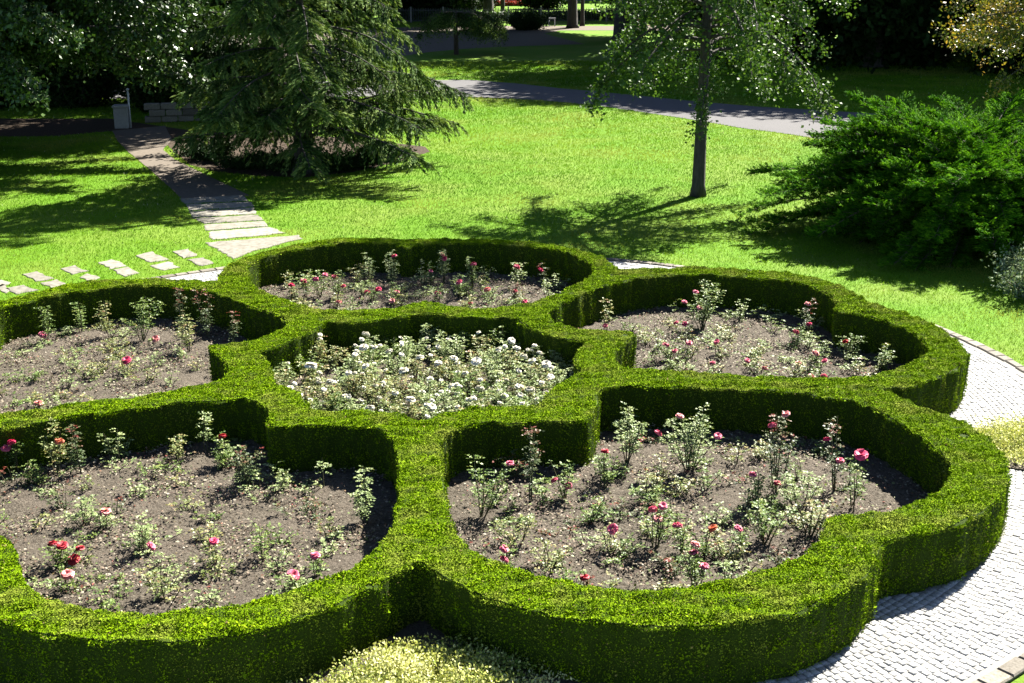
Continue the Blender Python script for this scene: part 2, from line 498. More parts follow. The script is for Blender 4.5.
# cobbles laid in rings around the rosette
def cobbles():
    cen = []
    r = 5.2
    while r < 7.92:
        wrow = random.uniform(.064, .074)
        a = random.uniform(0, .1)
        a_end = a + 2 * math.pi
        while a < a_end:
            wd = random.uniform(.062, .098)
            cen.append((r, a + wd / r / 2, wd, wrow)); a += wd / r
        r += wrow
    A = np.array(cen)
    P = CC + np.column_stack([A[:, 0] * np.cos(A[:, 1]), A[:, 0] * np.sin(A[:, 1])])
    A = A[~inside(P, C_OUT)]
    n = len(A)
    er = np.column_stack([np.cos(A[:, 1]), np.sin(A[:, 1])]); et = np.column_stack([-er[:, 1], er[:, 0]])
    P = CC + er * A[:, :1]
    z = .030 + rng.uniform(-.004, .004, n)
    V = np.empty((n, 12, 3))
    for k, (sx, sy) in enumerate(((-1, -1), (1, -1), (1, 1), (-1, 1))):
        for lv, (sh, zz) in enumerate(((1.0, None), (1.0, -.007), (.70, 0.0))):
            hw = (A[:, 2] / 2 - .003) * sh; hr = (A[:, 3] / 2 - .003) * sh
            q = P + et * (sx * hw + rng.uniform(-.003, .003, n) * (lv > 0))[:, None] + er * (sy * hr)[:, None]
            V[:, lv * 4 + k, :2] = q
            V[:, lv * 4 + k, 2] = 0.004 if zz is None else z + zz
    q = []
    for lv in (0, 1):
        for k in range(4):
            j = (k + 1) % 4
            q.append([lv * 4 + k, lv * 4 + j, lv * 4 + 4 + j, lv * 4 + 4 + k])
    q.append([8, 9, 10, 11])
    q = np.array(q)
    # et x er points down, so flip
    q = q[:, ::-1]
    Fc = (q[None] + (np.arange(n) * 12)[:, None, None]).reshape(-1, 4)
    t = np.repeat(np.clip(rng.normal(.55, .22, n), 0, 1), 12)
    tag(mesh_obj('cobbled_path', V.reshape(-1, 3), Fc, M['cobble'], tint=t), kind='structure')
cobbles()
mb = MB()
a = 0.0
while a < 2 * math.pi - .02:
    wd = random.uniform(.16, .30)
    am = a + wd / 16.1
    mb.box((CC[0] + 8.04 * math.cos(am), CC[1] + 8.04 * math.sin(am), .02), (wd - .010, random.uniform(.12, .17), .04), am + math.pi / 2, random.random(), .012)
    a += wd / 8.04
tag(mb.build('path_kerb', M['kerb']), kind='structure')

# paths further back
def gpoly(px): return [G(u, v) for u, v in px]
far = [G(u, v) for u, v in [(560, 88.5), (590, 91), (640, 96), (700, 102), (760, 107), (830, 111)]]
near = [G(u, v) for u, v in [(830, 141), (790, 134.5), (740, 128), (700, 121), (640, 112), (600, 106), (540, 100.5), (480, 97.5)]]
P_ASPH = [(60, 30.0), (40, 33.5), (25, 36.0)][::-1]
asph = [(-40, 52.0), (-20, 53.3), (-8, 53.6), G(470, 80), G(520, 84)] + far + [(14, 41.5), (24, 38), (60, 26), (60, 21), (24, 33), (13, 36.6)] + near + [G(440, 96), (-8, 48.2), (-20, 47.8), (-40, 46.5)]
sheet('grey_path', [tuple(q) for q in asph], .008, M['asphalt'])
grav = [(-60, 58), (-25, 60), (-15, 61.5), (-8, 60.0), G(430, 52), G(470, 48.5), G(510, 46.5), (4, 72.0), (2.0, 80), G(560, 30.5), G(620, 30.5), G(690, 32), G(700, 26), G(660, 26), G(600, 26), G(540, 26), G(500, 26), (-8, 86), (-20, 84), (-60, 80)]
sheet('gravel_walk', [tuple(q) for q in grav], .008, M['gravel'])
dirt = [(-60, 36), (-30, 37.5), (-18, 38.5), (-13.5, 38.6), G(150, 128), G(172, 150), G(190, 165), G(215, 172), G(255, 176), G(300, 178), G(350, 173), G(395, 163), G(430, 152), (-2.4, 36.3), (-5, 38.2), (-9.5, 39.5), (-13, 42.5), (-25, 43), (-60, 42)]
sheet('bare_ground', [tuple(q) for q in dirt], .005, M['dirt'])
lp = [G(112, 131), G(165, 126), G(172, 140), G(163, 150), G(175, 160), G(212, 178), G(250, 196), G(186, 203), G(172, 190), G(150, 170), G(128, 152), G(118, 142)]
sheet('dirt_path', [tuple(q) for q in lp], .011, M['gravel'])

# ------------------------------------------------------------------ beds of soil
def soil_bed(bname, poly):
    t = lambda p: inside(p, poly)
    grid = grid_in(poly, .05, t)
    V, Fc = fill([poly], grid, t)
    z = .068 + .014 * vnoise(V, 1.3, 1) + .015 * vnoise(V, 5, 2) + .010 * vnoise(V, 14, 3) + rng.uniform(-.02, .02, len(V)) * (rng.random(len(V)) ** 2)
    o = mesh_obj('soil', np.column_stack([V, z]), Fc, M['soil'], smooth=False)
    return tag(o, kind='structure')
for k, poly in BEDS.items(): soil_bed(k, poly)
for pts in ([(-2.1, 8.7), (-1.6, 9.35), (-.95, 9.75), (-.7, 10.2), (-.4, 9.75), (.35, 9.3), (.9, 8.75), (-.6, 8.3)],
            [(4.6, 14.2), (5.3, 14.3), (6.2, 14.5), (6.6, 14.2), (6.5, 13.3), (5.8, 13.0), (5.2, 13.2)]):
    q = resample(np.array(pts), .1, 6)
    tag(mesh_obj('soil', [(p[0], p[1], .045) for p in q] + [(p[0], p[1], 0) for p in q], [tuple(range(len(q)))] + [(i, i + len(q), (i + 1) % len(q) + len(q), (i + 1) % len(q)) for i in range(len(q))], M['soil']), kind='structure')
def litter():
    Ps = []
    for k, poly in BEDS.items():
        n = int(19000 if k != 'centre' else 2500)
        lo, hi = poly.min(0), poly.max(0)
        q = rng.uniform(lo, hi, (n * 2, 2)); q = q[inside(q, poly)]
        q = q[vnoise(q, 1.6, 5) + rng.normal(0, .55, len(q)) > .05]
        Ps.append(q)
    P = np.vstack(Ps); n = len(P)
    P3 = np.column_stack([P, np.full(n, .080) + rng.uniform(0, .035, n)])
    D = unit(np.column_stack([rng.normal(size=(n, 2)), rng.normal(0, .25, n)]))
    N = unit(np.column_stack([rng.normal(0, .5, (n, 2)), np.ones(n)]))
    L = rng.uniform(.012, .042, n)
    V, Fc = leaf_geo(P3, D, N, L, L * rng.uniform(.4, .8, n))
    m = leaf_mat('dry leaf', [(0, (.04, .025, .018)), (.25, (.13, .085, .055)), (.5, (.25, .20, .14)), (.68, (.36, .32, .25)), (.8, (.17, .22, .06)), (.92, (.09, .13, .035)), (1, (.22, .05, .04))], trans=.05, rough=.8)
    tag(mesh_obj('leaf_litter', V, Fc, m, tint=np.repeat(rng.random(n), 4)), 'dry fallen rose leaves and petals scattered over the soil of the beds', 'leaf litter', kind='stuff')
litter()

# ------------------------------------------------------------------ the clipped hedge
def hedge():
    conts = [(C_OUT, 1)] + [(b, -1) for b in BEDS.values()]
    grid = grid_in(C_OUT, .05, in_hedge)
    V2, F2 = fill([c for c, s in conts], grid, in_hedge)
    def zt(P): return HT - .015 + .014 * vnoise(P, .9, 11) + .014 * vnoise(P, 4.5, 12) + .007 * vnoise(P, 10, 17)
    def disp(P3, nrm):
        q = P3 * np.array([1, 1, .14])
        return P3 + nrm * (.016 * vnoise(q, 3.2, 13) + .020 * vnoise(q, 11, 14))[:, None]
    verts = [np.column_stack([V2, zt(V2)])]; quads = []; tris = [F2]
    off = len(V2)
    sP = []; sN = []
    for c, s in conts:
        n = len(c)
        tan = np.roll(c, -1, 0) - np.roll(c, 1, 0)
        nrm = unit(np.column_stack([tan[:, 1], -tan[:, 0]])) * s      # points out of the hedge body
        nrm3 = np.column_stack([nrm, np.zeros(n)])
        rows = [1.0, .96, .85, .7, .55, .4, .25, .12, 0.0]
        for ri, h in enumerate(rows):
            out = 0.0 if ri == 0 else (.006 if ri == 1 else .012 - .02 * (1 - h))
            P3 = np.column_stack([c + nrm * out, zt(c) * h - (.02 if h == 0 else 0)])
            if ri > 0: P3 = disp(P3, nrm3)
            verts.append(P3)
        # outward winding
        i = np.arange(n); j = (i + 1) % n
        for r in range(len(rows) - 1):
            a0, b0 = off + r * n, off + (r + 1) * n
            q = np.column_stack([a0 + i, b0 + i, b0 + j, a0 + j])
            quads.append(q if s > 0 else q[:, ::-1])
        off += n * len(rows)
        # shoots on the side
        m = int(n * .04 * HT * 7000)
        k = rng.integers(0, n, m); f = rng.random(m)[:, None]
        pc = c[k] * (1 - f) + c[(k + 1) % n] * f
        hh = rng.random(m) ** .85
        hh[: m // 12] = 1.0 - .03 * rng.random(m // 12)
        P3 = np.column_stack([pc + nrm[k] * (rng.random((m, 1)) ** 1.5 * .030 - .006), zt(pc) * hh])
        sP.append(disp(P3, nrm3[k])); sN.append(nrm3[k])
    V = np.vstack(verts)
    quads = np.vstack(quads)
    F2q = [tuple(int(i) for i in f) for f in F2] + [tuple(int(i) for i in f) for f in quads]
    # shoots on top
    A_, B_, C_ = V2[F2[:, 0]], V2[F2[:, 1]], V2[F2[:, 2]]
    ar = .5 * np.abs((B_ - A_)[:, 0] * (C_ - A_)[:, 1] - (B_ - A_)[:, 1] * (C_ - A_)[:, 0])
    m = int(ar.sum() * 27000)
    k = rng.choice(len(F2), m, p=ar / ar.sum())
    r1 = np.sqrt(rng.random((m, 1))); r2 = rng.random((m, 1))
    q = A_[k] * (1 - r1) + B_[k] * r1 * (1 - r2) + C_[k] * r1 * r2
    tP = np.column_stack([q, zt(q) + .007]); tN = np.tile([0, 0, 1.0], (len(q), 1))
    # a few small bare holes where the shears went deep
    hole = vnoise(q, 3.6, 31) > 1.45
    tP = tP[~hole]; tN = tN[~hole]
    sP = np.vstack(sP); sN = np.vstack(sN)
    # fringe along the edge grows a little ragged
    P = np.vstack([sP, tP]); N = np.vstack([sN, tN])
    n = len(P); side = np.arange(n) < len(sP)
    upb = np.where(side, .75, .15)[:, None]
    D = unit(N * np.where(side, .9, .1)[:, None] + rng.normal(0, .6, (n, 3)) + np.array([0, 0, 1]) * upb)
    clump = vnoise(P, 7, 15)
    L = rng.uniform(.010, .023, n) * (1 + .3 * clump)
    L[rng.random(n) < .03] *= 1.7
    rim = side & (P[:, 2] > HT * .93)
    L[rim] *= 1.1
    D[rim] = unit(D[rim] + rng.normal(0, .4, (rim.sum(), 3)))
    V4, F4 = leaf_geo(P - D * .006, D, unit(N * np.where(side, 1, 2.2)[:, None] + rng.normal(0, .6, (n, 3))), L, L * rng.uniform(.4, .7, n))
    t = np.clip(.45 + .12 * clump + rng.normal(0, .15, n), 0, .96)
    t[rng.random(n) < .02] = 1.0
    root = empty('clipped_hedge', (CC[0], CC[1], 0))
    tag(root, 'low clipped green hedge forming the five petals and centre star of the rosette', 'hedge')
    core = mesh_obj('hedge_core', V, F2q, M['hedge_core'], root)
    mesh_obj('foliage', V4, F4, M['hedge_leaf'], root, tint=np.repeat(t, 4))
    print('hedge leaves', n)
hedge()

# ------------------------------------------------------------------ grass blades
def grass():
    n = 800000
    y = 13 + (62 - 13) * rng.random(n) ** 1.25
    hw = .405 * y + .5
    x = rng.uniform(-1, 1, n) * hw
    P = np.column_stack([x, y])
    k = np.hypot(*(P - CC).T) > 8.16
    for poly in (asph, dirt, lp, grav):
        k &= ~inside(P, np.array([tuple(q) for q in poly]))
    for q in SLABS: k &= ~inside(P, np.array(q))
    P = P[k]; n = len(P)
    D = unit(np.column_stack([rng.normal(0, .5, (n, 2)), np.ones(n)]))
    L = rng.uniform(.02, .05, n) * (.8 + P[:, 1] / 60)
    V, Fc = leaf_geo(np.column_stack([P, np.zeros(n)]), D, rdir(n), L, rng.uniform(.007, .014, n) * (P[:, 1] / 27), wide=.3)
    t = np.clip(.48 + .16 * vnoise(P, .7, 21) + .30 * vnoise(P, .16, 22) + .12 * vnoise(P, 2.4, 23) + rng.normal(0, .09, n), 0, .97)
    t[rng.random(n) < .006] = 1.0
    tag(mesh_obj('grass', V, Fc, M['blade'], tint=np.repeat(t, 4)), 'short mown green lawn grass around the rosette hedge', 'grass', kind='stuff')

# flagstones and stepping stones
SLABS = []
def slab(pts, name, label, cat, group, h=.014):
    c = np.mean(pts, axis=0)
    pts = [np.array(p) for p in pts]
    # roughen the outline
    ring = []
    for i in range(len(pts)):
        a, b = pts[i], pts[(i + 1) % len(pts)]
        m = max(2, int(np.linalg.norm(b - a) / .12))
        for k in range(m):
            q = a + (b - a) * k / m
            ring.append(q + rng.uniform(-.03, .03, 2))
    ring = np.array(ring)
    SLABS.append(ring)
    n = len(ring)
    inner = c + (ring - c) * (1 - .018 / max(.2, np.linalg.norm(ring - c, axis=1).mean()))
    V = [(*p, -.01) for p in ring] + [(*p, h - .008) for p in ring] + [(*p, h) for p in inner]
    Fc = []
    ar = .5 * np.sum(ring[:, 0] * np.roll(ring[:, 1], -1) - ring[:, 1] * np.roll(ring[:, 0], -1))
    for lv in (0, 1):
        for i in range(n):
            j = (i + 1) % n
            q = (lv * n + i, lv * n + j, lv * n + n + j, lv * n + n + i)
            Fc.append(q if ar > 0 else q[::-1])
    top = tuple(range(2 * n, 3 * n))
    Fc.append(top if ar > 0 else top[::-1])
    o = mesh_obj(name, V, Fc, M['slab'], tint=[random.uniform(.2, 1)] * len(V), loc=(c[0], c[1], 0))
    return tag(o, label, cat, group)
flag = [([(206,243),(298,235.5),(302,239),(258,250),(233,259)], 'wedge shaped flagstone touching the back hedge at the end of the slab path'),
        ([(211,240.5),(285,233.5),(270,227.5),(209,232)], 'long flagstone just behind the wedge shaped slab'),
        ([(206,231),(269,226.5),(264,221.5),(205,225)], 'narrow flagstone, second row behind the wedge shaped slab'),
        ([(205,224),(263,220.5),(258,215),(193,219)], 'pale flagstone, third row behind the wedge shaped slab'),
        ([(192,218),(257,214),(254,208),(190,212)], 'pale flagstone, fourth row behind the wedge shaped slab'),
        ([(189,211),(254,207),(250,202),(186,205)], 'flagstone, fifth row behind the wedge shaped slab'),
        ([(185,204),(249,201),(243,195.5),(180,199)], 'flagstone where the slab path enters the spruce shade')]
for px, lab in flag:
    slab([G(u, v) for u, v in px], 'flagstone', lab, 'flagstone', 'flagstones of the slab path')
steps = [([(-6,288),(5,294),(12,290),(2,284)], 'stepping stone cut off by the left edge, nearest the hedge'),
 ([(-4,281),(0,280),(12,283),(4,287),(-4,288)], 'small stepping stone at the far left edge of the lawn row'),
 ([(4,289),(23,285.5),(39,290.5),(17,295)], 'stepping stone close behind the left hedge, first whole one'),
 ([(22,275),(37,271.5),(54,279),(37,282)], 'big stepping stone in the back row, second whole one from the left'),
 ([(41,283.5),(58,280),(69,284.5),(50,288.5)], 'stepping stone diagonal to the big left one, nearer the hedge'),
 ([(60,269),(74,265.5),(88,271.5),(72,275)], 'stepping stone in the back row, lone one with grass on the left'),
 ([(80,278),(88,274),(102,277.5),(92,282)], 'small stepping stone half hidden behind the left hedge top'),
 ([(98,263),(113,259.5),(127,266),(111,269.5)], 'stepping stone in the back row, middle pair, left half'),
 ([(113,270.5),(128,267),(140,273),(124,277)], 'stepping stone in the middle pair, nearer the hedge'),
 ([(134,256),(152,252),(168,260),(150,263)], 'wide pale stepping stone in the back row, right of the middle pair'),
 ([(150,266),(168,262),(181,267.5),(163,271)], 'pale stepping stone in front of the wide pale one'),
 ([(172,251.5),(187,249),(198,256),(183,259)], 'last stepping stone of the back row beside the wedge slab'),
 ([(188,260),(203,257.5),(215,263.5),(200,266.5)], 'last stepping stone of the front row beside the wedge slab')]
for px, lab in steps:
    slab([G(u, v) for u, v in px], 'stepping_stone', lab, 'stepping stone', 'stepping stones across the lawn behind the left petal')
grass()

# ------------------------------------------------------------------ trees
def curve(p0, d0, length, droop, n=9, wob=.05):
    p = np.array(p0, float); d = unit(np.array(d0, float)); pts = [p.copy()]
    for i in range(n):
        d = unit(d + np.array([0, 0, -droop / n]) + rng.normal(0, wob, 3))
        p = p + d * length / n; pts.append(p.copy())
    return np.array(pts)

def branchy(root, base_r, trunk_pts, trunk_r, branches, mat, bark, twigs=26, twig_len=.9, twig_grav=.6, nleaf=16,
            L=(.05, .09), W=.6, spread=.06, flat=False, align=.2, leaf_name='foliage', tbias=0.0, tw_start=.15, twig_out=.4, normal_up=.5):
    
    tm = MB(); tm.tube(trunk_pts, trunk_r, 12)
    tm.build('trunk', bark, root, True)
    bm = MB()
    Ps = []; Ds = []; T = []
    for (p0, d0, ln, dr) in branches:
        c = curve(p0, d0, ln, dr)
        r0 = base_r * (ln ** .7)
        bm.tube(c, [r0 * (1 - .88 * k / (len(c) - 1)) for k in range(len(c))], 5, cap=False)
        m = max(4, int(twigs * ln / 3.0))
        t = tw_start + (1 - tw_start) * rng.random(m) ** .8
        x = t * (len(c) - 1); i = np.minimum(x.astype(int), len(c) - 2); f = (x - i)[:, None]
        p = c[i] * (1 - f) + c[i + 1] * f
        tang = unit(c[i + 1] - c[i])
        if flat:
            side = unit(np.cross(tang, [0, 0, 1.0])) * rng.choice([-1, 1], m)[:, None]
            d = unit(side + tang * .7 + np.array([0, 0, -twig_grav]) * rng.uniform(.3, 1.3, (m, 1)) + rng.normal(0, .2, (m, 3)))
        else:
            d = unit(rdir(m) + tang * twig_out + np.array([0, 0, -twig_grav]))
        tl = twig_len * rng.uniform(.45, 1.1, m) * (1.15 - .65 * t)
        s = rng.random((m, nleaf))
        tw = rng.normal(.5, .22, m)
        q = p[:, None] + d[:, None] * (s * tl[:, None])[..., None]
        q[..., 2] -= twig_grav * .35 * (s ** 2) * tl[:, None]
        q += rng.normal(0, spread, q.shape)
        dd = np.repeat(d[:, None], nleaf, 1)
        dd = dd.copy(); dd[..., 2] -= twig_grav * .5 * s
        Ps.append(q.reshape(-1, 3)); Ds.append(dd.reshape(-1, 3)); T.append(np.repeat(tw, nleaf) + .45 * (s.ravel() - .5))
        for k in range(0, m, 3):
            e = p[k] + d[k] * tl[k] * .8
            bm.tube([p[k], e], [.006, .003], 3, cap=False)
    bm.build('branches', bark, root, True)
    P = np.vstack(Ps); D = np.vstack(Ds); t = np.concatenate(T)
    n = len(P)
    k = P[:, 2] > .04; P, D, t = P[k], D[k], t[k]; n = len(P)
    D = unit(unit(D) * align + rdir(n) * (1 - align) * .9)
    N = unit(rdir(n) + np.array([0, 0, normal_up]))
    l = rng.uniform(L[0], L[1], n)
    V, Fc = leaf_geo(P, D, N, l, l * W)
    t = np.clip(t + tbias + rng.normal(0, .16, n), 0, 1)
    mesh_obj(leaf_name, V, Fc, mat, root, tint=np.repeat(t, 4))
    return n

def taper_trunk(x, y, h, r, lean=(0, 0), n=8):
    pts = []; rr = []
    for k in range(n + 1):
        t = k / n
        pts.append((x + lean[0] * t + .05 * math.sin(3 * t + x), y + lean[1] * t, h * t))
        rr.append(r * (1 - .85 * t) + (r * .35 if k == 0 else 0))
    # flare
    pts.insert(1, (pts[0][0], pts[0][1], .25)); rr.insert(1, r * 1.05)
    return pts, rr

def clump_tree(name, label, cat, base, h, r, crown_c, crown_r, n_leaf, mat, leaf=(.14, .24), group=None, clumps=70, bark='bark', low=0.0, csize=.2, parts=True):
    """large background tree: limbs that reach into leaf clumps spread through the crown's volume"""
    root = empty(name, (base[0], base[1], 0)); tag(root, label, cat, group)
    pts, rr = taper_trunk(base[0], base[1], h * .85, r)
    tm = MB(); tm.tube(pts, rr, 12)
    cc = np.array(crown_c); cr = np.array(crown_r)
    q = rdir(clumps) * (rng.uniform(.35, 1, (clumps, 1)) ** .5)
    C = cc + q * cr
    C[:, 2] = np.maximum(C[:, 2], low)
    tm.build('trunk', M[bark], root, True)
    bm = MB()
    for k in range(0, clumps, 2):
        z0 = max(.15 * h, min(h * .8, C[k, 2] - np.linalg.norm(C[k, :2] - np.array(base)) * .5))
        a = np.array([base[0], base[1], z0]); b = C[k]; m = (a + b) / 2 + np.array([0, 0, .1 * np.linalg.norm(b - a)])
        r0 = r * .22
        bm.tube([a, m, b], [r0, r0 * .6, r0 * .15], 5, cap=False)
    bm.build('branches', M[bark], root, True)
    w_ = rng.uniform(.5, 1.5, clumps); w_ /= w_.sum()
    ix = rng.choice(clumps, n_leaf, p=w_)
    P = C[ix] + rdir(n_leaf) * (rng.random((n_leaf, 1)) ** .45) * (cr.mean() * csize * 2 * rng.uniform(.6, 1.1, clumps)[ix, None]) * np.array([1, 1, .7])
    k = P[:, 2] > .05; P = P[k]; ix = ix[k]; n = len(P)
    l = rng.uniform(*leaf, n)
    V, Fc = leaf_geo(P, rdir(n), unit(rdir(n) + np.array([0, 0, .6])), l, l * .62)
    t = np.clip(rng.normal(.45, .2, clumps)[ix] + rng.normal(0, .15, n), 0, 1)
    mesh_obj('foliage', V, Fc, mat, root, tint=np.repeat(t, 4))
    return root

# --- ginkgo-like tree on the lawn
gx, gy = G(700, 196)
root = empty('lawn_tree', (gx, gy, 0)); tag(root, 'slim tree with small fan leaves on long drooping branches, alone on the sunny lawn', 'tree')
pts, rr = taper_trunk(gx, gy, 11, .145, (.15, .2))
br = []
for k in range(30):      # lower limbs arch out and hang down
    z = 3.1 + 2.2 * (k / 30)
    az = k * 2.4 + random.uniform(-.4, .4)
    ln = random.uniform(2.2, 4.1) * (.86 if math.cos(az) < 0 else 1)
    br.append(((gx + .05, gy + .05, z), (math.cos(az), math.sin(az), .42), ln, 1.5 + random.uniform(-.35, .3)))
for k in range(46):
    z = 4.6 + 6.0 * (k / 46)
    az = k * 2.4 + random.uniform(-.4, .4)
    br.append(((gx + .1, gy + .1, z), (math.cos(az), math.sin(az), .35), (3.1 - .24 * (z - 4.6)) * random.uniform(.6, 1.05), 1.0 + random.uniform(-.3, .35)))
branchy(root, .022, pts, rr, br, M['ginkgo'], M['bark'], twigs=34, twig_len=.85, twig_grav=.55, nleaf=18, L=(.055, .09), W=.9, spread=.08, align=.2, tw_start=.2)

# --- weeping spruce in the middle left
sx, sy = G(303, 172)
root = empty('drooping_spruce', (sx, sy, 0)); tag(root, 'large dark conifer with layered drooping sprays beside the slab path', 'tree')
pts, rr = taper_trunk(sx, sy, 12.5, .24)
br = []
for k in range(112):
    z = .85 + 11.0 * (k / 112) ** 1.35
    az = k * 2.39996 + random.uniform(-.3, .3)
    side = .5 + .5 * math.cos(az - R(-10))
    ln = (3.1 + 1.9 * side) * (1 - .075 * z) * random.uniform(.62, 1.05) * (1.12 if math.cos(az) < -.3 else 1)
    br.append(((sx, sy, z), (math.cos(az), math.sin(az), .28), ln, (.36 if z < 1.8 else .74) + random.uniform(-.2, .2)))
branchy(root, .018, pts, rr, br, M['fir'], M['bark'], twigs=80, twig_len=.95, twig_grav=.6, nleaf=40, L=(.07, .13), W=.26, spread=.016, flat=True, align=.74, tw_start=.12)

# --- dark shrubs under the spruce
def mound(name, label, cat, c, r, h, n, mat, leaf, group=None, W=.6, stems=14, clump=9, tb=.5, up=.9, stemm='bark'):
    root = empty(name, (c[0], c[1], 0)); tag(root, label, cat, group)
    bm = MB(); C = []
    for k in range(stems):
        a = random.uniform(0, 6.28); q = math.sqrt(random.random())
        e = np.array([c[0] + r[0] * q * math.cos(a), c[1] + r[1] * q * math.sin(a), h * (1 - .55 * q * q) * random.uniform(.7, 1.05)])
        s = np.array([c[0] + .15 * r[0] * math.cos(a), c[1] + .15 * r[1] * math.sin(a), 0])
        m = (s + e) / 2 + np.array([.06 * r[0] * math.cos(a), .06 * r[1] * math.sin(a), -.05 * h])
        bm.tube([s, m, e], [.02 * h + .004, .012 * h + .003, .003], 4, cap=False); C.append((s, m, e))
    bm.build('stems', M[stemm], root, True)
    k = rng.integers(0, stems, n); t = rng.uniform(.25, 1.0, n)[:, None]
    A = np.array([x[0] for x in C])[k]; B = np.array([x[1] for x in C])[k]; E_ = np.array([x[2] for x in C])[k]
    P = (1 - t) ** 2 * A + 2 * t * (1 - t) * B + t * t * E_
    P = P + rdir(n) * (rng.random((n, 1)) ** .5) * np.array([r[0], r[1], h * .8]) * .28
    P[:, 2] = np.clip(P[:, 2], .02, None)
    l = rng.uniform(*leaf, n)
    V, Fc = leaf_geo(P, unit(rdir(n) + np.array([0, 0, .5])), unit(rdir(n) + np.array([0, 0, up])), l, l * W)
    tt = np.clip(rng.normal(tb, .18, stems)[k] + rng.normal(0, .2, n), 0, 1)
    mesh_obj('foliage', V, Fc, mat, root, tint=np.repeat(tt, 4))
    return root
for (u, v, rr_, h, lab) in [(325,171,(1.3,.7),.5,'low dark shrub in front of the conifer, nearest the lawn'), (300,170,(1.4,.8),.55,'low dark shrub round the foot of the drooping conifer trunk'), (345,168,(1.2,.6),.5,'low shrub on bare ground right of the conifer trunk'),
                        (255,168,(1.0,.6),.45,'low shrub on bare ground left of the conifer trunk'), (385,160,(1.0,.5),.4,'low shrub at the right end of the bare ground'),
                        (215,160,(1.0,.6),.6,'small leafy shrub beside the shaded dirt path')]:
    mound('ground_shrub', lab, 'shrub', G(u, v), rr_, h, 4500, M['dark_leaf'], (.05, .10), 'low shrubs under the drooping conifer')

# --- big broadleaf tree on the left, crown hanging over the dirt path
bx, by = -15.6, 35.4
root = empty('broadleaf_tree', (bx, by, 0)); tag(root, 'big dark tree with glossy leaves hanging over the path at upper left', 'tree')
pts, rr = taper_trunk(bx, by, 11, .36)
br = []
for k in range(230):
    z = 2.6 + 8.4 * (k / 230)
    az = random.uniform(0, 6.28) if k % 3 else R(random.uniform(-50, 25))
    side = .5 + .5 * math.cos(az - R(-12))
    ln = (3.2 + 6.3 * side ** 2) * (1 - .02 * z) * random.uniform(.4, 1.05)
    br.append(((bx, by, z), (math.cos(az), math.sin(az), .30), ln, .68 + random.uniform(-.35, .25)))
for k in range(34):      # high limbs reaching right, above the frame; they shade the left lawn
    az = R(random.uniform(-35, 12)); z = random.uniform(6.5, 10)
    br.append(((bx, by, z), (math.cos(az), math.sin(az), .35), random.uniform(5, 9), .45))
branchy(root, .02, pts, rr, br, M['broad'], M['bark'], twigs=46, twig_len=1.0, twig_grav=.6, nleaf=20, L=(.09, .16), W=.62, spread=.08, align=.3)

# --- spreading yew on the right
yx, yy = 9.0, 24.8
root = empty('spreading_yew', (yx, yy, 0)); tag(root, 'large spreading bright green yew bush at the right edge of the lawn', 'shrub')
br = []
for k in range(640):
    az = random.uniform(0, 6.28)
    el = random.random() ** .8
    tilt = .10 + 2.2 * el
    hl = (4.5 if math.cos(az) < .2 else 4.4)
    ln = (hl * (1 - .33 * el)) * random.uniform(.68, .97) * (1.0 if math.sin(az) > -.3 else .82)
    p0 = (yx + .7 * random.uniform(-1, 1), yy + .6 * random.uniform(-1, 1), random.uniform(.1, .7))
    br.append((p0, (math.cos(az), math.sin(az), tilt * .95), ln, .55 + .95 * el * random.uniform(.8, 1.2)))
branchy(root, .012, [(yx, yy, 0), (yx, yy, .4), (yx + .1, yy, 1.2)], [.22, .18, .06], br, M['yew'], M['bark_warm'], twigs=76, twig_len=.52, twig_grav=-.25, nleaf=28, L=(.045, .085), W=.28, spread=.014, flat=True, align=.72, tw_start=.42)

# --- small tree with turning leaves at the right edge
tx, ty = 14.0, 31.5
root = empty('turning_tree', (tx, ty, 0)); tag(root, 'small tree with orange and yellow turning leaves at the upper right', 'tree')
pts, rr = taper_trunk(tx, ty, 6.5, .15)
br = []
for k in range(60):
    z = 2.7 + 2.6 * (k / 60); az = R(180) + random.uniform(-1.9, 1.9)
    br.append(((tx, ty, z), (math.cos(az), math.sin(az), .35), random.uniform(1.8, 4.3), .75 + random.uniform(-.3, .3)))
branchy(root, .018, pts, rr, br, M['amber'], M['bark'], twigs=44, twig_len=.7, twig_grav=.15, nleaf=12, L=(.06, .11), W=.6, spread=.09)

mound('silver_shrub', 'silvery grey leaved shrub at the right edge in front of the yew', 'shrub', (8.75, 20.4), (1.15, .9), .98, 7500, M['silver'], (.04, .08), W=.5, stems=26, tb=.5)
mound('variegated_shrub', 'cream and green variegated shrub in front of the hedge at the bottom', 'shrub', (-.62, 8.86), (.95, .6), .25, 32000, M['varieg'], (.018, .036), 'variegated shrubs in the notches of the hedge', W=.6, stems=46, tb=.72, stemm='rose_stem')
mound('variegated_shrub', 'yellow green low shrub beside the cobbles at the right of the hedge', 'shrub', (6.0, 13.8), (1.15, .85), .20, 26000, M['varieg'], (.018, .036), 'variegated shrubs in the notches of the hedge', W=.6, stems=60, tb=.72, stemm='rose_stem')
mound('variegated_shrub', 'small bright yellow shrub peeking over the left petal by the stepping stones', 'shrub', tuple(G(155, 281, .3)), (.42, .2), .34, 1300, M['varieg'], (.02, .04), 'variegated shrubs in the notches of the hedge', W=.6, stems=20, tb=.75, stemm='rose_stem')

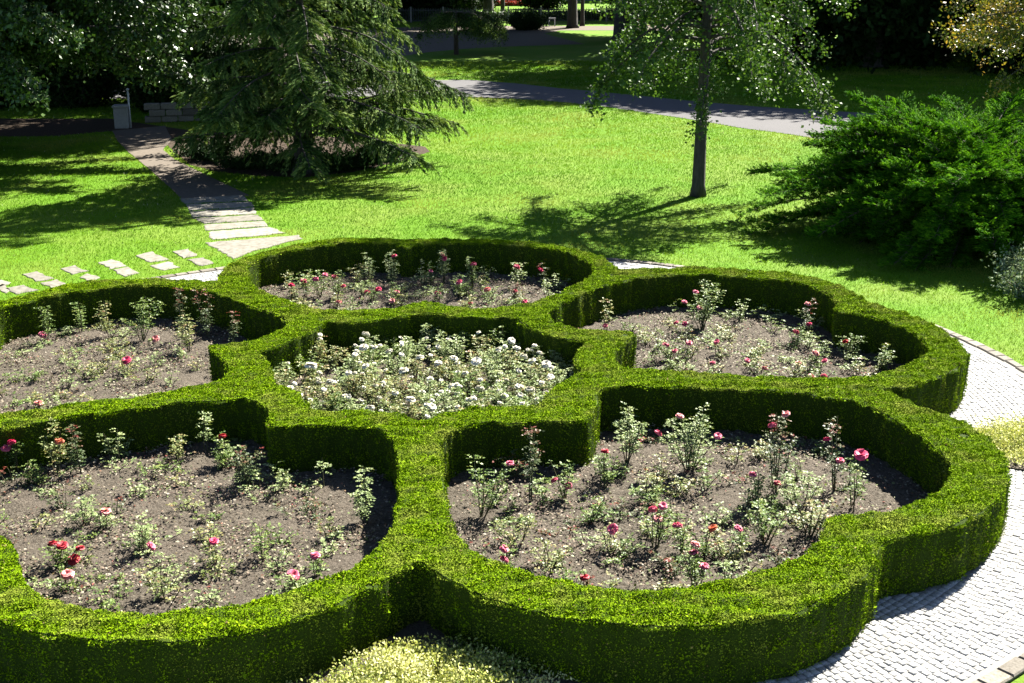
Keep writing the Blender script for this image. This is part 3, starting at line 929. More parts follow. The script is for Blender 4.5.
# --- dark trees at the right and back; they shade the rear lawn
back = [
 ('dark_tree', 'dark tree behind the slim lawn tree, right of its trunk', (11.5, 61.5), 15, .35, (11.5, 61.5, 8.2), (5.6, 5, 7.6)),
 ('dark_tree', 'very dark evergreen mass left of centre in the right shade', (16, 58.5), 16, .4, (16, 58.5, 8), (5.6, 5, 7.8)),
 ('dark_tree', 'dark evergreen above the yew with branches to the ground', (21, 56.5), 16, .4, (21, 56.5, 8), (5.4, 5, 7.8)),
 ('dark_tree', 'dark evergreen behind the turning tree at the right edge', (26, 53.5), 16, .4, (26, 53.5, 8), (5.6, 5, 7.8)),
 ('dark_tree', 'dark tree high behind the orange tinted branches', (30, 62), 16, .45, (30, 62, 8), (6, 5, 7)),
 ('dark_tree', 'dark tree filling the gap above the middle of the yew', (22.5, 66), 16, .4, (22.5, 66, 7.5), (5.5, 4, 7.6)),
 ('dark_tree', 'tall dark tree closing the view behind the right hand shade', (18, 71), 17, .5, (18, 71, 8.5), (7, 5, 8)),
 ('dark_tree', 'dark tree far right behind the evergreen row', (25, 75), 17, .5, (25, 75, 8.5), (6, 5, 7)),
]
for nm, lab, b, h, r, cc_, cr_ in back:
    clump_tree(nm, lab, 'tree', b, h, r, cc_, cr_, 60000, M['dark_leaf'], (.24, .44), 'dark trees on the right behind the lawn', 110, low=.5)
# shade trees with bare trunks whose crowns rise above the frame
tall = [
 ('shade_tree', 'tree with the broadest dark trunk on the rear lawn', tuple(G(624, 40)), 17, .62, 10.5, (9, 9.5, 4.8), 52000),
 ('shade_tree', 'tree with a medium dark trunk by the sunny gravel strip', tuple(G(573, 28)), 16, .34, 10.5, (6.5, 6, 4.5), 42000),
 ('shade_tree', 'thin dark trunk just right of the medium one, before the fence', tuple(G(583, 26)), 13, .14, 10, (3.5, 3.5, 3), 14000),
 ('shade_tree', 'thin straight trunk at the far left of the fence', tuple(G(503, 16)), 13, .16, 11, (4, 4, 3), 14000),
 ('shade_tree', 'dark trunk close right behind the broadest one', tuple(G(642, 34)), 15, .24, 11, (6, 6, 4), 30000),
 ('shade_tree', 'dark trunk left of the far thin one, over the conifer tips', tuple(G(489, 17)), 15, .40, 11.5, (6, 6, 4), 26000),
]
for nm, lab, b, h, r, cz, cr_, nl in tall:
    clump_tree(nm, lab, 'tree', b, h, r, (b[0], b[1], cz), cr_, nl, M['broad'], (.26, .46), 'tall shade trees around the rear lawn', 60, low=6.2)
clump_tree('shade_tree', 'tall tree added behind the conifer to shade the ground at upper left', 'tree', (-8.5, 47.5), 15, .35, (-9.4, 47.5, 9), (6.4, 5.5, 5), 60000, M['dark_leaf'], (.2, .36), 'tall shade trees around the rear lawn', 70, low=3.9)  # added occluder: crown mostly above the frame, casts shade on the left ground
left = [((-21.5, 47.5), 13, (5, 4, 6), 'dark tree filling the top left corner'), ((-16.8, 52.5), 13, (4, 3.5, 6), 'dark tree behind the stone pillar'),
        ((-27, 42), 14, (6, 5, 6.5), 'dark tree beyond the left edge of the shaded ground'), ((-22, 60), 15, (6, 5, 7), 'dark tree far behind the top left corner')]
left += [((11.5, 100), 14, (5.5, 4, 6.5), 'dark tree beyond the fence behind the slim lawn tree'), ((-20, 86), 15, (6, 5, 7), 'dark tree at the top edge beyond the gravel, far left'), ((-12.5, 92), 15, (5.5, 5, 7), 'dark tree at the top edge beyond the gravel, behind the conifer'), ((-6.2, 97), 15, (4.6, 4, 7), 'dark tree at the top edge beyond the fence, right of the conifer')]
for b, h, cr_, lab in left:
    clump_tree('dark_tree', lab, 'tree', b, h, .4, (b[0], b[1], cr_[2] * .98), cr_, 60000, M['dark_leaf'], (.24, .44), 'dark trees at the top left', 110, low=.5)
for (x, y, rx, h, lab) in [(-22.5, 44.5, 2.6, 3.0, 'dark shrub at the far left edge behind the shaded ground'), (-18.6, 45.2, 2.3, 3.2, 'dark shrub left behind the stone pillar'), (-15.2, 45.8, 2.2, 2.9, 'dark shrub right behind the stone pillar'), (-11.6, 44.6, 1.7, 2.0, 'dark shrub between the low wall and the conifer'), (-9.2, 45.5, 1.4, 1.9, 'dark shrub just left of the conifer foliage'), (-13.2, 55.5, 2.6, 3.0, 'dark shrub before the gravel at upper left')]:
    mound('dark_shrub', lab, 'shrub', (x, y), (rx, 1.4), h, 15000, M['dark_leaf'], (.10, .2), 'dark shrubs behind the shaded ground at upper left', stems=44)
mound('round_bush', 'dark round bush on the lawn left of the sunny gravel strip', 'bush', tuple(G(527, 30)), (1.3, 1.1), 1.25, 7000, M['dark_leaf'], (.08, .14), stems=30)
# small weeping tree with a flat top
wx, wy = -2.7, 66.0
root = empty('weeping_tree', (wx, wy, 0)); tag(root, 'low weeping tree with flat top and thin stems right of the conifer', 'tree')
br = []
for k in range(46):
    az = random.uniform(0, 6.28)
    br.append(((wx, wy, 2.0), (math.cos(az), math.sin(az) * .6, .18), random.uniform(1.2, 2.9), .95))
branchy(root, .016, [(wx, wy, 0), (wx, wy, 1.2), (wx, wy, 2.0)], [.13, .1, .08], br, M['fir'], M['bark_warm'], twigs=40, twig_len=1.0, twig_grav=1.3, nleaf=16, L=(.07, .12), W=.5, spread=.05, align=.4)

# ------------------------------------------------------------------ built things at the back
# stone pillar with pole and low wall
px, py = G(123, 128)
root = empty('stone_pillar', (px, py, 0)); tag(root, 'short square grey stone pillar in the shade by the dirt path', 'pillar')
mb = MB(); mb.box((px, py, .32), (.42, .38, .64), .1, .4, .02); mb.build('shaft', M['stone'], root)
mb = MB(); mb.box((px, py, .675), (.48, .44, .066), .1, .4, .015); mb.build('cap', M['stone'], root)
qx, qy = G(131, 128)
root = empty('metal_pole', (qx, qy, 0)); tag(root, 'thin pale metal pole standing right beside the stone pillar', 'pole')
mb = MB(); mb.tube([(qx, qy, 0), (qx, qy, 1.15)], [.028, .028], 8); mb.build('shaft', M['frame'], root, True)
mb = MB(); mb.tube([(qx, qy, 1.15), (qx, qy, 1.19), (qx, qy, 1.22)], [.045, .05, .01], 8); mb.build('finial', M['frame'], root, True)
mb = MB()
for k in range(4):
    for l_ in range(3):
        mb.box((px + .62 + .5 * k + (l_ % 2) * .15, py + 1.2 + .12 * k, .11 + .2 * l_), (.485, .3, .19), .235, random.random(), .02)
root = empty('low_wall', (px + 1.4, py + 1.4, 0)); tag(root, 'low grey stone wall in shade behind the stone pillar', 'wall')
mb.build('stones', M['kerb'], root)

# iron fence along the far gravel walk
def fence(x0, y0, x1, y1, h, label):
    root = empty('iron_fence', ((x0 + x1) / 2, (y0 + y1) / 2, 0)); tag(root, label, 'fence')
    L = math.hypot(x1 - x0, y1 - y0); a = math.atan2(y1 - y0, x1 - x0)
    at = lambda t: (x0 + (x1 - x0) * t, y0 + (y1 - y0) * t)
    mb = MB(); n = int(L / .17)
    for k in range(n + 1):
        p = at(k / n); mb.box((*p, h * .52), (.035, .03, h * .96), a)
    mb.build('bars', M['iron'], root)
    for z in (.12, h * .86):
        mb = MB(); p = at(.5); mb.box((*p, z), (L, .036, .05), a); mb.build('rail', M['iron'], root)
    m = int(L / 2.2)
    for k in range(m + 1):
        mb = MB(); p = at(k / m); mb.box((*p, h * .55), (.11, .11, h * 1.1), a, bevel=.01); mb.build('post', M['stone'], root)
fence(-9, 91.5, 22, 90.0, .95, 'low dark iron fence along the far side of the gravel walk')
n = 26000
P = np.column_stack([rng.uniform(-9, 22, n), rng.uniform(92.6, 93.6, n), rng.uniform(.02, .6, n)])
V, Fc = leaf_geo(P, rdir(n), rdir(n), rng.uniform(.10, .18, n), rng.uniform(.07, .12, n))
tag(mesh_obj('low_hedge', V, Fc, M['broad'], tint=np.repeat(rng.random(n), 4), loc=(6, 93, 0)), 'low dark hedge growing just behind the iron fence', 'hedge')
# small white frame by the fence
px, py = G(551.5, 26.5)
root = empty('white_barrier', (px, py, 0)); tag(root, 'small white frame standing on the gravel in front of the fence', 'barrier')
for s in (0, 1):
    mb = MB(); mb.box((px - .15 + .36 * s, py, .20 + .07 * s), (.07, .07, .40 + .14 * s), 0); mb.build('leg', M['white_paint'], root)
mb = MB(); mb.box((px + .03, py - .042, .52), (.46, .05, .09), 0); mb.build('crossbar', M['white_paint'], root)
# park bench
px, py = G(648, 33)
root = empty('park_bench', (px, py, 0)); tag(root, 'reddish slatted park bench beyond the slim tree by the gravel walk', 'bench')
mb = MB()
for k in range(4): mb.box((px, py - .2 + .12 * k, .45), (1.8, .09, .04), 0, bevel=.005)
mb.build('seat', M['bench_wood'], root)
mb = MB()
for k in range(3): mb.box((px, py + .26 + .03 * k, .60 + .14 * k), (1.8, .04, .10), 0, bevel=.005)
mb.build('backrest', M['bench_wood'], root)
for s in (-.8, .8):
    for yy_ in (-.2, .2):
        mb = MB(); mb.box((px + s, py + yy_, .21), (.06, .06, .425)); mb.build('leg', M['iron'], root)
# red bedding strip and building behind
mb = None
n = 9000
P = np.column_stack([rng.uniform(-2.5, 1.6, n), rng.uniform(112.5, 114, n), rng.uniform(.05, .35, n)])
V, Fc = leaf_geo(P, rdir(n), rdir(n), rng.uniform(.08, .16, n), rng.uniform(.06, .12, n))
tag(mesh_obj('bedding_flowers', V, Fc, M['red_flower'], tint=np.repeat(rng.random(n), 4)), 'strip of red bedding flowers in front of the far building', 'flowers', kind='stuff')
for (u, v, lab) in [(452, 12, 'dark shrub at the top edge behind the conifer tips'), (540, 9, 'dark shrub beside the far red flowers'), (470, 8, 'dark shrub before the far blue grey building'), (225, 9, 'dark shrub at the top edge over the big gap left of the conifer'), (270, 8, 'dark shrub at the top edge just left of the conifer trunk'), (400, 9, 'dark shrub at the top edge right of the conifer trunk'), (700, 12, 'dark shrub beyond the fence behind the slim tree'), (640, 8, 'dark shrub beyond the fence behind the broad trunk')]:
    c = G(u, v)
    mound('far_shrub', lab, 'shrub', tuple(c), (3.0, 1.5), 2.2, 6000, M['dark_leaf'], (.16, .28), 'dark shrubs beyond the far lawn', stems=30)
root = empty('far_building', (0, 124, 0)); tag(root, 'blue grey building at the very top beyond the far lawn', 'building')
mb = MB(); mb.box((2, 126, 3.5), (46, 8, 7)); mb.build('wall', M['plaster'], root)
mb = MB(); mb.add([(-22, 121.5, 7.002), (26, 121.5, 7.002), (26, 130.5, 7.002), (-22, 130.5, 7.002), (-18, 126, 10), (22, 126, 10)], [(0, 1, 5, 4), (1, 2, 5), (2, 3, 4, 5), (3, 0, 4), (3, 2, 1, 0)]); mb.build('roof', M['roof'], root)
for k in range(14):
    x = -18.5 + 3.1 * k
    if k == 7:
        mb = MB(); mb.box((x, 121.97, 1.05), (1.1, .1, 2.1)); mb.build('door', M['door'], root); continue
    for z in (1.7, 4.9):
        mb = MB(); mb.box((x, 121.98, z), (1.3, .08, 1.6)); f = mb.build('window', M['frame'], root)
        mb = MB(); mb.box((x, 121.95, z), (1.1, .06, 1.4)); g_ = mb.build('pane', M['glass'], root)
        g_.parent = f

# ------------------------------------------------------------------ roses
def bloom_mesh(colour, kind):
    rg = random.Random(kind * 13 + 5)
    V = []; Fq = []; T = []
    rings = [(3, .010, 1.45, .030), (4, .016, 1.25, .034), (5, .022, .95, .038), (6, .026, .55, .042), (6, .026, .15, .042)]
    for ri, (cnt, r0, tilt, ln) in enumerate(rings):
        for k in range(cnt):
            a = 6.283 * k / cnt + ri * .7 + rg.uniform(-.15, .15)
            tl = tilt + rg.uniform(-.12, .12); l_ = ln * rg.uniform(.85, 1.1)
            base = len(V)
            for i in range(4):
                s = i / 3
                for j in (-1, 0, 1):
                    wd = (.35 + 1.0 * math.sin(min(1, s * 1.15) * 2.2)) * .019 * (1 + .12 * ri)
                    bend = tl - .5 * s * s - .25
                    rad = r0 * .5 + l_ * s * math.cos(bend) - (0.18 * wd * abs(j))
                    hz = l_ * s * math.sin(bend) + .006 * abs(j) * s + rg.uniform(-.001, .001)
                    x = rad * math.cos(a) - j * wd * math.sin(a); y = rad * math.sin(a) + j * wd * math.cos(a)
                    V.append((x, y, hz - .012)); T.append(min(1, max(0, .25 + .6 * s + rg.uniform(-.15, .15) - .08 * (4 - ri))))
            for i in range(3):
                for j in range(2):
                    q = base + i * 3 + j
                    Fq.append((q, q + 1, q + 4, q + 3))
    o = mesh_obj('bloom', V, Fq, PET[colour], None, True, T)
    me = o.data
    bpy.data.objects.remove(o)
    return me
BLOOM = {c: [bloom_mesh(c, k) for k in range(3)] for c in PET}

def rose(base, h, spread, style, label, group, blooms=(), nst=None, dens=1.0):
    """one rose bush: canes, leaves and each bloom"""
    bx_, by_ = float(base[0]), float(base[1])
    root = empty('rose_bush', (bx_, by_, .02))
    tag(root, label, 'rose bush', group)
    nst = nst or random.choice([3, 4, 4, 5])
    ends = []
    for (p, colour, sc) in blooms:
        ends.append(np.array(p) - np.array([0, 0, .015]))
    for k in range(nst):
        a = random.uniform(0, 6.28)
        ends.append(np.array([bx_ + spread * random.uniform(.2, 1) * math.cos(a), by_ + spread * random.uniform(.2, 1) * math.sin(a), h * random.uniform(.5, 1.0) + .03]))
    # tallest reaches the height
    ends[-1][2] = h + .03; ends[-1][:2] = np.array([bx_, by_]) + (ends[-1][:2] - np.array([bx_, by_])) * .5
    bm = MB()
    nodes = []; nd = []; nh = []
    for e in ends:
        s = np.array([bx_ + random.uniform(-.03, .03), by_ + random.uniform(-.03, .03), 0])
        m = s * .45 + e * .55 + np.array([random.uniform(-.05, .05), random.uniform(-.05, .05), .05 * h])
        pts = [(1 - t) ** 2 * s + 2 * t * (1 - t) * m + t * t * e for t in np.linspace(0, 1, 6)]
        bm.tube(pts, [.008, .007, .0055, .0045, .0035, .0026], 4, cap=False)
        L = np.linalg.norm(e - s)
        cnt = max(3, int(L / .027 * dens))
        for k in range(cnt):
            t = random.uniform(.30, .97) if L > .3 else random.uniform(.15, .97)
            p = (1 - t) ** 2 * s + 2 * t * (1 - t) * m + t * t * e
            a = random.uniform(0, 6.28)
            d = np.array([math.cos(a), math.sin(a), random.uniform(.1, .7)])
            nodes.append(p); nd.append(d / np.linalg.norm(d)); nh.append(p[2] / max(h, .1))
    bm.build('stems', M['rose_stem'], root, True)
    P0 = np.array(nodes); D0 = np.array(nd); H0 = np.array(nh); n = len(P0)
    rl = rng.uniform(.05, .085, n)
    Ps = []; Ds = []; Ls = []; Ts = []
    S = unit(np.cross(D0, [0, 0, 1.0]))
    base_t = {'green': .42, 'pale': .5, 'yellow': .5, 'red': .2}[style]
    gain = .75 if style == 'red' else .1
    T0 = np.clip(base_t + gain * (H0 - .45) + rng.normal(0, .16, n), 0, 1)
    for (al, sd_) in ((1.0, 0), (.68, 1), (.68, -1), (.36, 1), (.36, -1)):
        drop = np.array([0, 0, -1]) * (al ** 2) * .022
        p = P0 + D0 * (rl * al)[:, None] + drop
        d = D0 * .6 + S * sd_ * .9 + rng.normal(0, .15, (n, 3)) if sd_ else D0 + np.array([0, 0, -.3]) + rng.normal(0, .1, (n, 3))
        Ps.append(p); Ds.append(d); Ls.append(rng.uniform(.022, .040, n) * (1 if sd_ == 0 else .85)); Ts.append(T0 + rng.normal(0, .08, n))
    P = np.vstack(Ps); D = np.vstack(Ds); Lf = np.concatenate(Ls); T = np.clip(np.concatenate(Ts), 0, 1)
    P[:, 2] = np.maximum(P[:, 2], .05)
    V, Fc = leaf_geo(P, D, unit(np.array([0, 0, 1.0]) + rng.normal(0, .45, (len(P), 3))), Lf, Lf * .68)
    mesh_obj('foliage', V, Fc, M['rose_' + style], root, tint=np.repeat(T, 4))
    for (p, colour, sc) in blooms:
        o = bpy.data.objects.new('bloom', random.choice(BLOOM[colour]))
        COL.objects.link(o); o.parent = root
        o.location = Vector(p) - root.location
        o.scale = (sc, sc, sc)
        o.rotation_euler = (random.uniform(-.1, .75), random.uniform(-.4, .4), random.uniform(0, 6.28))
    return root

def rose_px(bed, u, vb, vt, spread, style, phrase, blooms=(), dens=1.0, nst=None):
    b = G(u, vb, .03)
    top = at_y(u, vt, b[1])
    h = max(.12, top.z)
    bl = []
    for q in blooms:
        bu, bv, colour = q[:3]; sc = q[3] if len(q) > 3 else 1.0
        p = at_y(bu, bv, b[1] - .04)
        bl.append(((p.x, p.y, max(p.z, .08)), colour, .8 * sc ** .7))
    rose(b, h, spread, style, phrase, 'roses in the ' + bed + ' bed', bl, nst, dens)

RB = 'right'; RF = 'front right'; LF = 'front left'; LB = 'left'; BK = 'back'
for a in [
 (RF, 482, 520, 458, .26, 'green', 'leafy rose with one pink bloom by the rounded hedge corner, front right bed', [(510,462,'pink')], 1.2),
 (RF, 532, 505, 428, .16, 'red', 'tall thin rose with bronze top against the dark hedge, front right bed', [], 1.1, 3),
 (RF, 564, 502, 462, .18, 'green', 'rose with two pink blooms beside the hedge corner, front right bed', [(554,479,'pink'),(568,485,'pink')]),
 (RF, 506, 588, 545, .10, 'green', 'rose with two stacked pink blooms nearest the front hedge', [(505,548,'pink'),(505,558,'pink')], .7, 2),
 (RF, 545, 592, 545, .22, 'yellow', 'nearly bare rose canes behind the front hedge, front right bed', [], .3, 4),
 (RF, 626, 468, 404, .30, 'pale', 'big pale green rose bush without blooms at the back wall, front right bed', [], 1.5, 6),
 (RF, 690, 474, 405, .34, 'pale', 'large rose bush with three pink blooms at the back wall, front right bed', [(680,415,'salmon'),(718,435,'pink'),(659,432,'pink')], 1.5, 7),
 (RF, 776, 498, 414, .24, 'red', 'tall rose with two pink blooms over bronze leaves, front right bed', [(772,424,'pink',1.2),(785.5,413,'salmon')], 1.2, 4),
 (RF, 834, 492, 418, .12, 'red', 'thin tall rose with two small pink blooms near the right hedge', [(827,438,'hot'),(840,459.5,'pink')], .8, 2),
 (RF, 851, 512, 457, .16, 'green', 'rose with the largest hot pink bloom, front right bed', [(861,453,'hot',1.9)], 1.0, 3),
 (RF, 604, 490, 455, .22, 'green', 'rose with one red bloom left of the pale green bush', [(605,450,'red')], 1.1),
 (RF, 612, 556, 530, .22, 'yellow', 'low rose with one wide coral pink bloom, front right bed', [(612,528,'pink',1.35)], 1.0),
 (RF, 655, 550, 508, .24, 'green', 'rose with a cluster of three pink blooms mid bed, front right', [(653,508,'pink',1.1),(663,505,'pink'),(657.5,517,'salmon',1.2)], 1.0),
 (RF, 680, 560, 524, .18, 'green', 'rose with one pink bloom right of the cluster of three', [(677,524,'pink',1.2)], .9),
 (RF, 708, 562, 530, .20, 'green', 'rose with one orange bloom in the middle of the front right bed', [(712,527,'orange',1.2)], .9),
 (RF, 741, 560, 528, .18, 'green', 'rose with one pink bloom just right of the orange one', [(739,527,'pink')], .9),
 (RF, 696, 596, 545, .18, 'green', 'rose with three pink blooms one above another near the front hedge', [(696,543,'salmon',1.1),(693,551,'pink'),(704.6,565,'pink')], 1.0),
 (RF, 757, 506, 474, .22, 'green', 'rose with a pink and a red bloom behind the middle of the bed', [(753,473,'pink'),(777.5,482,'red',.8)], 1.2),
 (RF, 586, 604, 578, .16, 'red', 'low rose with one small red bloom against the front hedge', [(584,576,'red')], .9),
 (RF, 648, 500, 470, .25, 'yellow', 'yellowing rose bush in front of the big pale green one', [], 1.2),
 (RF, 800, 512, 470, .35, 'pale', 'wide pale green rose bush left of the largest bloom', [], 1.6, 7),
 (RF, 810, 540, 500, .30, 'yellow', 'yellowing rose bush by the hedge notch, front right bed', [], 1.4, 6),
 (RF, 765, 545, 500, .30, 'green', 'bushy green rose in the right half of the front right bed', [], 1.3, 6),
 (RB, 701, 332, 282, .36, 'green', 'large rose bush with five pink blooms at the back wall, right bed', [(696,291,'pink',1.1),(684.6,301,'pink'),(700,307,'pink'),(675.5,322,'pink'),(684.6,323,'hot')], 1.5, 7),
 (RB, 670, 364, 342, .22, 'green', 'rose with two pink blooms at the left front of the right bed', [(666.5,344,'pink',1.2),(674.6,350,'pink')], 1.2),
 (RB, 690, 360, 338, .2, 'yellow', 'rose with one large pink bloom behind the left front pair, right bed', [(689,342,'pink',1.2)], 1.1),
 (RB, 718, 358, 337, .2, 'yellow', 'rose with one pink bloom near the middle of the right bed', [(716,341,'pink')], 1.0),
 (RB, 808, 338, 299, .12, 'red', 'tall narrow rose with two pink blooms by the inner hedge cusp', [(808,303,'salmon',1.1),(809,323,'hot',1.1)], .9, 2),
 (RB, 797, 348, 328, .18, 'green', 'rose with one bright pink bloom beside the tall narrow one', [(796.5,331,'pink',1.2)], 1.2),
 (RB, 848, 362, 336, .2, 'green', 'rose with one small red bloom in the right part of the right bed', [(845,340.6,'red')], 1.2),
 (RB, 880, 372, 345, .3, 'green', 'flowerless glossy rose at the right end of the right bed', [], 1.5, 6),
 (RB, 819, 372, 348, .22, 'green', 'rose with two light pink blooms, right bed, below the narrow one', [(816,352,'salmon',1.4),(824,360,'pink')], 1.2),
 (RB, 712, 374, 359, .2, 'yellow', 'low rose with one pink bloom near the front of the right bed', [(712,362,'pink')], 1.0),
 (RB, 757, 376, 358, .25, 'yellow', 'low rose with two pink blooms at the middle front, right bed', [(748,360,'pink'),(765,367,'pink')], 1.1),
 (RB, 798, 378, 359, .22, 'yellow', 'low rose with one faded pink bloom at the front, right bed', [(798,362,'salmon')], 1.1),
 (RB, 818, 386, 371, .2, 'green', 'low rose with two pink blooms touching the front hedge, right bed', [(812,375,'hot'),(824,375,'pink')], 1.0),
 (RB, 607, 338, 300, .18, 'yellow', 'thin rose with one low pink bloom at the left end, right bed', [(605,325,'pink',.9)], .9, 3),
 (RB, 739, 324, 300, .16, 'pale', 'pale rose sprig right of the large five bloom bush', [], 1.1, 3),
 (BK, 292, 300, 279, .18, 'green', 'rose with one hot pink bloom, leftmost in the back bed', [(292,284.5,'hot',1.5)], 1.0),
 (BK, 306, 300, 275, .18, 'green', 'rose with one pink bloom, second from left in the back bed', [(303.5,280,'hot',1.3)], 1.0),
 (BK, 320, 300, 271, .2, 'green', 'rose with two pink blooms, third from left in the back bed', [(315.5,278,'pink',1.3),(325,274,'pink',1.1)], 1.1),
 (BK, 338, 300, 270, .2, 'green', 'rose with two pink blooms, fourth from left in the back bed', [(335,276,'pink',1.2),(343,285.5,'pink')], 1.2),
 (BK, 372, 303, 283, .2, 'green', 'rose with two large bright pink blooms left of centre, back bed', [(367.5,291,'pink',1.3),(378,288,'hot',1.6)], 1.1),
 (BK, 397, 304, 285, .18, 'green', 'rose with one pink bloom below the tall back wall roses', [(397,291,'pink',1.2)], 1.1),
 (BK, 339, 309, 295, .16, 'yellow', 'low rose with one pale pink bloom at the left front of the back bed', [(339,301,'salmon',1.2)], 1.0),
 (BK, 392, 309, 296, .16, 'yellow', 'low rose with one salmon bloom at the front of the back bed', [(392,300,'salmon',1.2)], 1.0),
 (BK, 394, 288, 250, .18, 'pale', 'tall rose with one small red bloom at the top, back bed', [(394,255,'hot')], 1.1, 4),
 (BK, 370, 285, 254, .18, 'pale', 'tall pale rose without blooms at the back wall, left of centre', [], 1.1, 4),
 (BK, 444, 286, 250, .14, 'pale', 'tall rose with two stacked red blooms at the back wall', [(443,254,'hot',1.2),(444,258,'hot',1.1)], 1.2, 3),
 (BK, 431, 288, 263, .14, 'green', 'rose with one tiny pink bloom left of the stacked red pair', [(431,270.5,'pink',.8)], 1.0, 3),
 (BK, 473, 290, 258, .2, 'green', 'tall rose with one large pink bloom right of centre, back bed', [(473,263,'pink',1.5)], 1.3),
 (BK, 459, 300, 276, .2, 'green', 'rose with one bright pink bloom in mid bed below the stacked pair', [(458.6,281,'pink',1.4)], 1.1),
 (BK, 437, 303, 287, .18, 'green', 'rose with one round pink bloom at the front centre of the back bed', [(437.5,292,'pink',1.4)], 1.0),
 (BK, 488, 304, 283, .2, 'green', 'rose with one large soft pink bloom right of centre front, back bed', [(487,288.5,'salmon',1.7)], 1.0),
 (BK, 470, 309, 298, .15, 'yellow', 'low rose with one pink bloom touching the inner hedge, back bed', [(470,302.5,'pink')], .9),
 (BK, 516, 290, 262, .18, 'pale', 'rose with one bright round pink bloom at the right of the back wall', [(517,266,'pink',1.5)], 1.1),
 (BK, 515, 303, 286, .18, 'red', 'rose with one dull red bloom and bronze leaves, right front of back bed', [(515,290,'red')], 1.0),
 (BK, 525, 308, 297, .15, 'yellow', 'low rose with one deep pink bloom at the right front, back bed', [(525,301,'hot',1.1)], .9),
 (BK, 544, 290, 265, .12, 'red', 'dark thin rose with one pink bloom, rightmost in the back bed', [(541,269,'hot',1.2)], .6, 2),
 (BK, 549, 302, 281, .2, 'pale', 'pale flowerless rose at the right end of the back bed', [], 1.1),
 (BK, 421, 290, 262, .14, 'pale', 'tall thin flowerless rose in the middle of the back wall', [], 1.0, 3),
 (LB, 48, 344, 308, .22, 'green', 'rose with one bright pink bloom at the left back wall, left bed', [(43,334,'pink',1.5)], 1.2),
 (LB, 82, 335, 304, .16, 'green', 'upright rose with red tips near the back wall, left bed', [], 1.2, 4),
 (LB, 112, 340, 303, .22, 'yellow', 'yellow green rose without blooms near the back wall, left bed', [], 1.2, 5),
 (LB, 143, 344, 301, .34, 'green', 'broad rose with one salmon bloom at the middle back wall, left bed', [(155,338,'salmon',1.5)], 1.5, 7),
 (LB, 184, 342, 288, .16, 'red', 'tallest rose with red tips against the back wall, left bed', [], 1.0, 3),
 (LB, 208, 340, 290, .18, 'red', 'tall rose with pale leaves and red tips right of the tallest, left bed', [], 1.1, 4),
 (LB, 190, 354, 316, .2, 'yellow', 'yellow leaved rose in front of the two tall ones, left bed', [], 1.3, 5),
 (LB, 234, 350, 312, .1, 'red', 'narrow red tipped rose beside the inner hedge corner, left bed', [], 1.3, 3),
 (LB, 126, 378, 357, .26, 'yellow', 'low rose with one hot pink bloom in the middle of the left bed', [(126,359,'hot',1.8)], 1.1),
 (LB, 38, 411, 393, .2, 'yellow', 'low rose with one coral bloom near the front hedge, left bed', [(38.6,402,'salmon',1.4)], 1.0),
 (LF, 19, 476, 441, .1, 'green', 'rose with two pink blooms on a leaning cane at the left frame edge', [(11,441,'hot',1.2),(6,447,'pink',1.4)], 1.0, 2),
 (LF, 58, 478, 421, .16, 'yellow', 'tall rose with one orange bloom near the back wall, front left bed', [(59,440,'orange',1.3)], 1.2, 4),
 (LF, 84, 478, 425, .16, 'red', 'tall bronze rose beside the orange bloomed one, front left bed', [], 1.1, 4),
 (LF, 122, 464, 432, .22, 'pale', 'spreading pale rose without blooms at the back wall, front left bed', [], 1.3, 5),
 (LF, 30, 486, 466, .28, 'green', 'low green rose in front of the orange bloomed one', [], 1.5, 6),
 (LF, 180, 462, 436, .24, 'yellow', 'reddish yellow flowerless rose near the back wall, front left bed', [], 1.1, 5),
 (LF, 208, 455, 416, .1, 'pale', 'single tall pale rose sprig against the dark hedge, front left bed', [], 1.2, 2),
 (LF, 224, 468, 438, .24, 'green', 'rose with one small red bloom before the dark hedge, front left bed', [(222,435,'red',1.2)], 1.3, 5),
 (LF, 250, 490, 447, .22, 'red', 'dense rose with bronze tips by the hedge corner, front left bed', [], 1.4, 6),
 (LF, 283, 492, 471, .1, 'pale', 'small upright rose in the hedge shade, front left bed', [], 1.2, 3),
 (LF, 324, 492, 461, .08, 'pale', 'thin curved rose sprout in the hedge recess, front left bed', [], 1.0, 1),
 (LF, 366, 526, 468, .1, 'pale', 'upright leafy rose column in the right corner, front left bed', [], 2.2, 3),
 (LF, 84, 530, 498, .26, 'pale', 'light green rose in the middle left of the front left bed', [], 1.4, 6),
 (LF, 104, 532, 510, .18, 'pale', 'light green rose with one salmon bloom, front left bed', [(105,510,'salmon',1.5)], 1.1),
 (LF, 60, 568, 543, .2, 'green', 'rose with four deep red blooms, front left bed', [(52,542,'red',1.1),(62,544,'red',1.3),(80,547,'red'),(73,558,'red',1.6)], 1.1),
 (LF, 70, 594, 571, .18, 'green', 'rose with one pink and white bloom below the deep red ones', [(67,573,'salmon',1.5)], 1.0),
 (LF, 143, 555, 524, .24, 'pale', 'pale leaved rose with one small pink bloom in the middle, front left bed', [(152,545,'pink',1.1)], 1.5, 6),
 (LF, 215, 570, 543, .16, 'yellow', 'rose with one small red bloom on a straight cane, front left bed', [(214,540,'hot')], 1.1),
 (LF, 318, 582, 558, .14, 'green', 'rose with one pink bloom at the right, front left bed', [(315,554,'pink',1.2)], .9),
 (LF, 292, 594, 574, .2, 'green', 'rose with one large pink bloom near the front hedge, front left bed', [(294,574,'pink',1.4)], .9),
 (LF, 165, 605, 565, .26, 'yellow', 'leggy rose with bare brown canes near the front hedge, front left bed', [], .9, 6),
 (LF, 265, 565, 528, .2, 'green', 'loose green rose right of the red bloom on a straight cane', [], 1.0, 4),
]:
    rose_px(*a)

